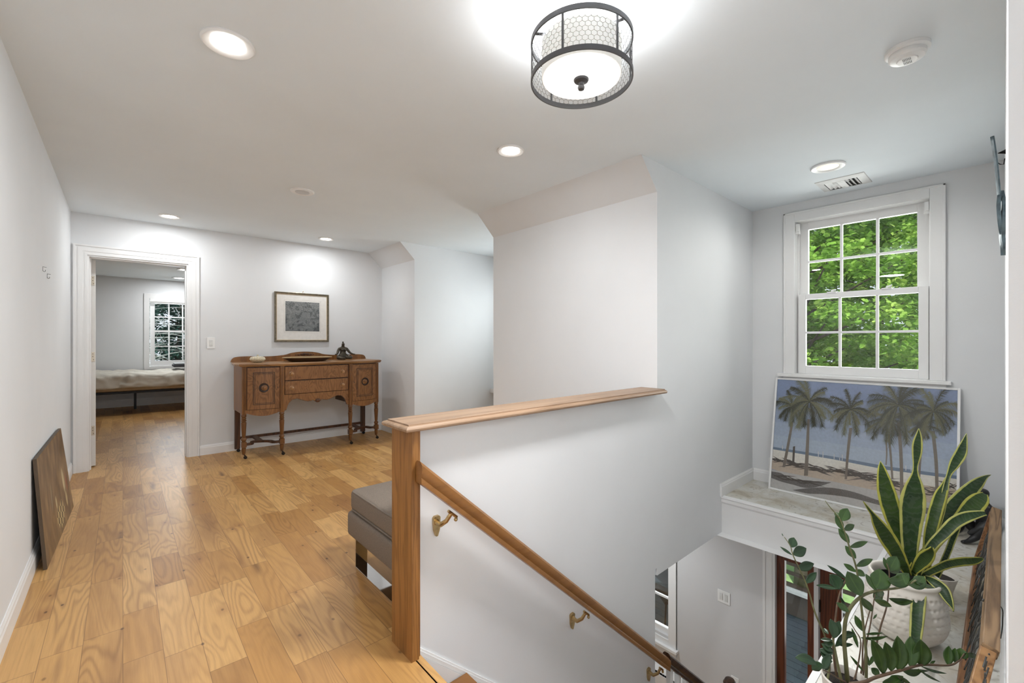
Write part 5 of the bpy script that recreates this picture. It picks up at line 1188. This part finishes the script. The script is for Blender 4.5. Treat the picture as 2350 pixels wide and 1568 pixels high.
stem([(640, 1580), (780, 1560), (900, 1510), (1150, 1440), (1350, 1390), (1600, 1395), (1700, 1355), (1760, 1280)], .006, .0018, D0-.04, D0+.02, zzb,
     [(965, 1480, 850, 1135, 120, .4, .05, .0), (1040, 1450, 985, 1165, 115, .45, .05, .0), (1110, 1445, 1105, 1105, 130, .5, .05, .0), (1230, 1410, 1230, 1110, 120, .55, .04, .03), (1330, 1400, 1330, 1140, 140, .6, .04, .0), (1600, 1395, 1610, 1205, 78, .85), (1670, 1370, 1670, 1225, 66, .88), (1720, 1320, 1720, 1225, 90, .95, .1), (1760, 1280, 1915, 1320, 46, .98), (1340, 1405, 1585, 1475, 24, .6, .03), (1310, 1430, 1530, 1560, 22, .6, .03), (1150, 1440, 1335, 1460, 60, .5, .05), (1420, 1385, 1475, 1350, 20, .7), (1100, 1500, 1240, 1580, 40, .45), (960, 1560, 1160, 1500, 110, .4, .1), (1180, 1450, 1410, 1450, 30, .5)], zzl)
stem([(660, 1575), (700, 1480), (735, 1300), (745, 1150), (690, 1050), (640, 970)], .003, .0012, D0+.02, D0+.06, zzb,
     [(765, 1060, 690, 905, 60, .7), (720, 1220, 660, 1030, 34, .6), (750, 1125, 1010, 1110, 30, .7, .04), (800, 1090, 960, 1080, 22, .7), (770, 1450, 645, 1300, 26, .4), (830, 1400, 790, 1260, 30, .4), (600, 1570, 560, 1490, 30, .2)], zzl)
stem([(720, 1560), (760, 1420), (765, 1250), (780, 1080), (830, 880), (850, 830)], .0032, .0014, D0+.06, D0+.10, zzb, [(850, 860, 770, 740, 60, .95), (835, 1390, 880, 1290, 30, .5), (930, 1490, 850, 1420, 70, .2)], zzl)

# ------------------------------------------------------------ outdoors
rt = random.Random(11)
bark = plain('grey brown bark', (.075, .058, .045), .9, var=.35, scale=12, bump=1, bscale=30)
palebark = plain('pale bare bark', (.36, .37, .37), .8, var=.2, scale=12)
def foliage_mat(name, stops, trans=.35):
    m, t, b = newmat(name); h = N(t); ge = h.n('NewGeometry'); no = h.n('TexNoise'); no.inputs['Scale'].default_value = 2.2; no.inputs['Detail'].default_value = 6; no.inputs['Roughness'].default_value = .7
    h.l(ge.outputs['Position'], no.inputs['Vector']); c = h.ramp(no.outputs[0], stops)
    t.nodes.remove(b); d = h.n('BsdfDiffuse'); tr = h.n('BsdfTranslucent'); mx = h.n('MixShader'); mx.inputs[0].default_value = trans
    h.l(c, d.inputs[0]); h.l(c, tr.inputs[0]); h.l(d.outputs[0], mx.inputs[1]); h.l(tr.outputs[0], mx.inputs[2]); h.l(mx.outputs[0], t.nodes['Material Output'].inputs[0]); return m
maple = foliage_mat('maple leaves', [(.34, (.10, .22, .035)), (.5, (.24, .44, .07)), (.66, (.48, .64, .16))])
spruce = foliage_mat('spruce needles', [(.35, (.015, .04, .035)), (.6, (.05, .11, .095)), (.8, (.13, .22, .20))], .1)
def leaves_mesh(name, centers, spread, per, size, mat, seed, flat=.45, parent=None):
    rg = np.random.default_rng(seed); C = np.repeat(np.array(centers, float), per, 0); n = len(C)
    P = C+np.clip(rg.normal(0, 1, (n, 3)), -1.9, 1.9)*np.array([spread, spread, spread*flat])
    a = rg.uniform(0, 2*PI, n); tilt = rg.normal(0, .55, (n, 2)); s = size*rg.uniform(.6, 1.3, n)
    d1 = np.stack([np.cos(a), np.sin(a), tilt[:, 0]-.35], 1); d1 /= np.linalg.norm(d1, axis=1)[:, None]
    up = np.stack([tilt[:, 1], rg.normal(0, .4, n), np.ones(n)], 1); d2 = np.cross(up, d1); d2 /= np.linalg.norm(d2, axis=1)[:, None]
    shape = [(-.5, 0), (-.15, .42), (.0, .25), (.2, .33), (.55, 0), (.2, -.33), (.0, -.25), (-.15, -.42)]
    V = np.stack([P+d1*(x*s)[:, None]+d2*(y*s)[:, None] for x, y in shape], 1).reshape(-1, 3)
    og = np.array(ORG[parent.name]); me = bpy.data.meshes.new(name); k = len(shape)
    me.vertices.add(n*k); me.vertices.foreach_set('co', (V-og).ravel()); me.loops.add(n*k); me.loops.foreach_set('vertex_index', np.arange(n*k, dtype=np.int32))
    me.polygons.add(n); me.polygons.foreach_set('loop_start', np.arange(0, n*k, k, dtype=np.int32)); me.update(calc_edges=True)
    me.materials.append(mat); o = bpy.data.objects.new(name, me); COL.objects.link(o); o.parent = parent; return o
def tree(x, y, z0, h_, r, lbl, seed, leaf=maple, nb=260, per=200, size=.088, tr=.12, zlow=.2, grp='trees behind the house', spread=.3):
    root = empty('tree', (x, y, z0), lbl, 'tree', grp); rr = random.Random(seed)
    mb = MB(); c = [Vector((x+rr.uniform(-.2, .2)*k/5, y+rr.uniform(-.2, .2)*k/5, z0+h_*.9*k/5)) for k in range(6)]; mb.tube(catmull(c, 4), [tr*(1-.75*k/20) for k in range(21)], 10)
    cen = []
    for k in range(nb):
        t = rr.random(); z = z0+h_*(zlow+(1-zlow)*t); R = r*math.sin(PI*min(1, .12+.88*t))**.6*rr.random()**.45; a = rr.uniform(0, 2*PI); cen.append((x+R*math.cos(a), y+R*math.sin(a), z))
        if k % 6 == 0:
            b0 = Vector((x, y, z-R*.5)); mb.tube([b0, Vector(cen[-1])], [.03, .008], 5)
    mb.build('trunk', bark, root, smooth=True)
    leaves_mesh('foliage', cen, spread, per, size, leaf, seed, parent=root); return root
g0 = -3.3
for i, (x, y, lb) in enumerate(((9.4, 2.5, 'bright green leafy tree nearest outside the stairwell window, to its left'), (9.4, -1.6, 'bright green leafy tree nearest outside the stairwell window, to its right'), (9.4, 6.6, 'bright green leafy tree outside the dormer, beyond the nearest two'))):
    tree(x, y, g0, 9.5, 1.65, lb, 1+i, nb=240, per=190, spread=.2)
for i, (x, y, lb) in enumerate(((13.8, .5, 'green tree in the second row, in the gap between the nearest two'), (13.8, 4.6, 'green tree in the second row behind the left nearest tree'), (13.8, -3.6, 'green tree in the second row behind the right nearest tree'))):
    tree(x, y, g0, 11, 1.65, lb, 11+i, nb=240, per=150, size=.11, spread=.2)
for i, (x, y, lb) in enumerate(((18.2, -1.6, 'green tree in the third row, toward the right of the window view'), (18.2, 2.6, 'green tree in the third row, in the middle of the window view'), (18.2, 6.8, 'green tree in the third row, toward the left of the window view'), (22.6, .5, 'farthest green tree, right of the middle'), (22.6, 4.7, 'farthest green tree, left of the middle'))):
    tree(x, y, g0, 13, 1.75, lb, 31+i, nb=220, per=110, size=.15, spread=.2)
# dark conifers and a bare pale tree outside the bedroom
for i, (x, y, lb) in enumerate(((1.25, 16.4, 'dark evergreen in the middle of the bedroom window view'), (-1.7, 16.4, 'dark evergreen left of the middle one outside the bedroom'), (4.2, 16.4, 'dark evergreen right of the middle one outside the bedroom'), (-.3, 20, 'dark evergreen in the back row, left, outside the bedroom'), (2.7, 20, 'dark evergreen in the back row, right, outside the bedroom'))):
    tree(x, y, g0, 10, .95, lb, 20+i, leaf=spruce, nb=260, per=110, size=.09, zlow=.05, grp='evergreens outside the bedroom', spread=.18)
root = empty('bare_tree', (.1, 14.2, g0), 'leafless pale tree with curving branches outside the bedroom window', 'tree')
mb = MB(); mb.tube([(.05, 14.2, g0), (.0, 14.2, 1), (.12, 14.25, 5.5)], [.09, .07, .03], 8)
for k in range(28):
    z = .2+k*.082; a = rt.uniform(-.5, .5); L = rt.uniform(.8, 2.2); p0 = Vector((.03, 14.2, z)); p1 = p0+Vector((L*.5*math.cos(a), L*.4*math.sin(a), rt.uniform(-.1, .35))); p2 = p1+Vector((L*.6*math.cos(a), L*.5*math.sin(a), rt.uniform(-.5, .15)))
    mb.tube(catmull([p0, p1, p2], 5), [.014*(1-.07*q) for q in range(11)], 5)
    p3 = p1+Vector((rt.uniform(-.2, .5), rt.uniform(-.2, .2), rt.uniform(-.5, .4))); mb.tube([p1, p3], [.007, .002], 4)
mb.build('branches', palebark, root, smooth=True)
mb = MB(); mb.box((4.5, -40, g0-.1), (60, 60, g0)); mb.box((-40, 11.05, g0-.1), (4.5, 60, g0)); o = mb.build('lawn', plain('bright lawn grass', (.27, .42, .17), .95, var=.25, scale=4), org=(0, 0, 0)); setk(o, 'bright green lawn outside', 'lawn', kind='structure')
# deck of blue-grey boards
dz = -2.62; mb = MB()
for k in range(26): x = 4.51+k*.125; mb.box((x, -1.5, dz-.03), (x+.117, 5.5, dz))
o = mb.build('deck', plain('blue grey deck paint', (.075, .097, .125), .5, var=.12, scale=6)); setk(o, 'blue-grey painted board deck outside the lower entry', 'deck', kind='structure')
brn = plain('brown stained timber', (.075, .050, .034), .6, var=.2, scale=12)
o = empty('porch_railing', (7.0, 1.8, dz), 'dark brown horizontal board railing of the porch seen through the entry glass', 'railing')
for za, zb_ in ((-1.72, -1.80), (-1.872, -1.915), (-2.006, -2.048), (-2.169, -2.212)):
    mb = MB(); mb.box((6.98, -1.5, min(za, zb_)), (7.02, 5.2, max(za, zb_))); mb.build('rail_board', brn, o)
for y in (-1.4, .25, 2.9, 5.1):
    mb = MB(); mb.box((6.94, y-.05, dz), (7.04, y+.05, -1.70)); mb.build('post', brn, o)
mb = MB(); mb.box((6.9, -1.5, -2.262), (7.0, 5.2, -2.222)); mb.build('white_strip', M['trim'], o)
mb = MB(); mb.box((6.98, -1.5, dz+.02), (7.0, 5.2, -2.262)); mb.build('lower_panel', plain('taupe panel', (.12, .095, .08), .7), o)
bc = at(1527, 1425, 1); 
# lounge chair on the deck: two-lobed dark back, seat and four thin legs
r_ = (bc-EYE); t_ = (dz+.02-CAM_H)/r_.z; q = EYE+r_*t_
o = empty('deck_chair', (q.x, q.y, dz), 'dark butterfly-backed chair standing on the deck outside the lower window', 'chair')
T = Matrix.Translation((q.x+.1, q.y-.1, dz)) @ Matrix.Rotation(math.radians(-40), 4, 'Z')
mb = MB(); pts = [(0, .42), (.12, .44), (.24, .55), (.27, .68), (.22, .84), (.12, .90), (.05, .84), (0, .80)]; pts = pts+[(-p[0], p[1]) for p in pts[1:-1]][::-1]
vs = [T @ Vector((p[0], .20+(p[1]-.42)*.25+s_*.012, p[1])) for s_ in (-1, 1) for p in pts]; n = len(pts)
mb.add(vs, [tuple(range(n)), tuple(range(n, 2*n))[::-1]]+[(i, (i+1) % n, n+(i+1) % n, n+i) for i in range(n)]); mb.build('backrest', M['blackmetal'], o)
mb = MB(); mb.box((-.25, -.25, .40), (.25, .22, .43), T); mb.build('seat', M['blackmetal'], o)
for x, y in ((-.22, -.22), (.22, -.22), (-.22, .2), (.22, .2)):
    mb = MB(); mb.tube([T @ Vector((x, y, .41)), T @ Vector((x*1.15, y*1.15, .0))], .012, 8); mb.build('leg', M['blackmetal'], o)
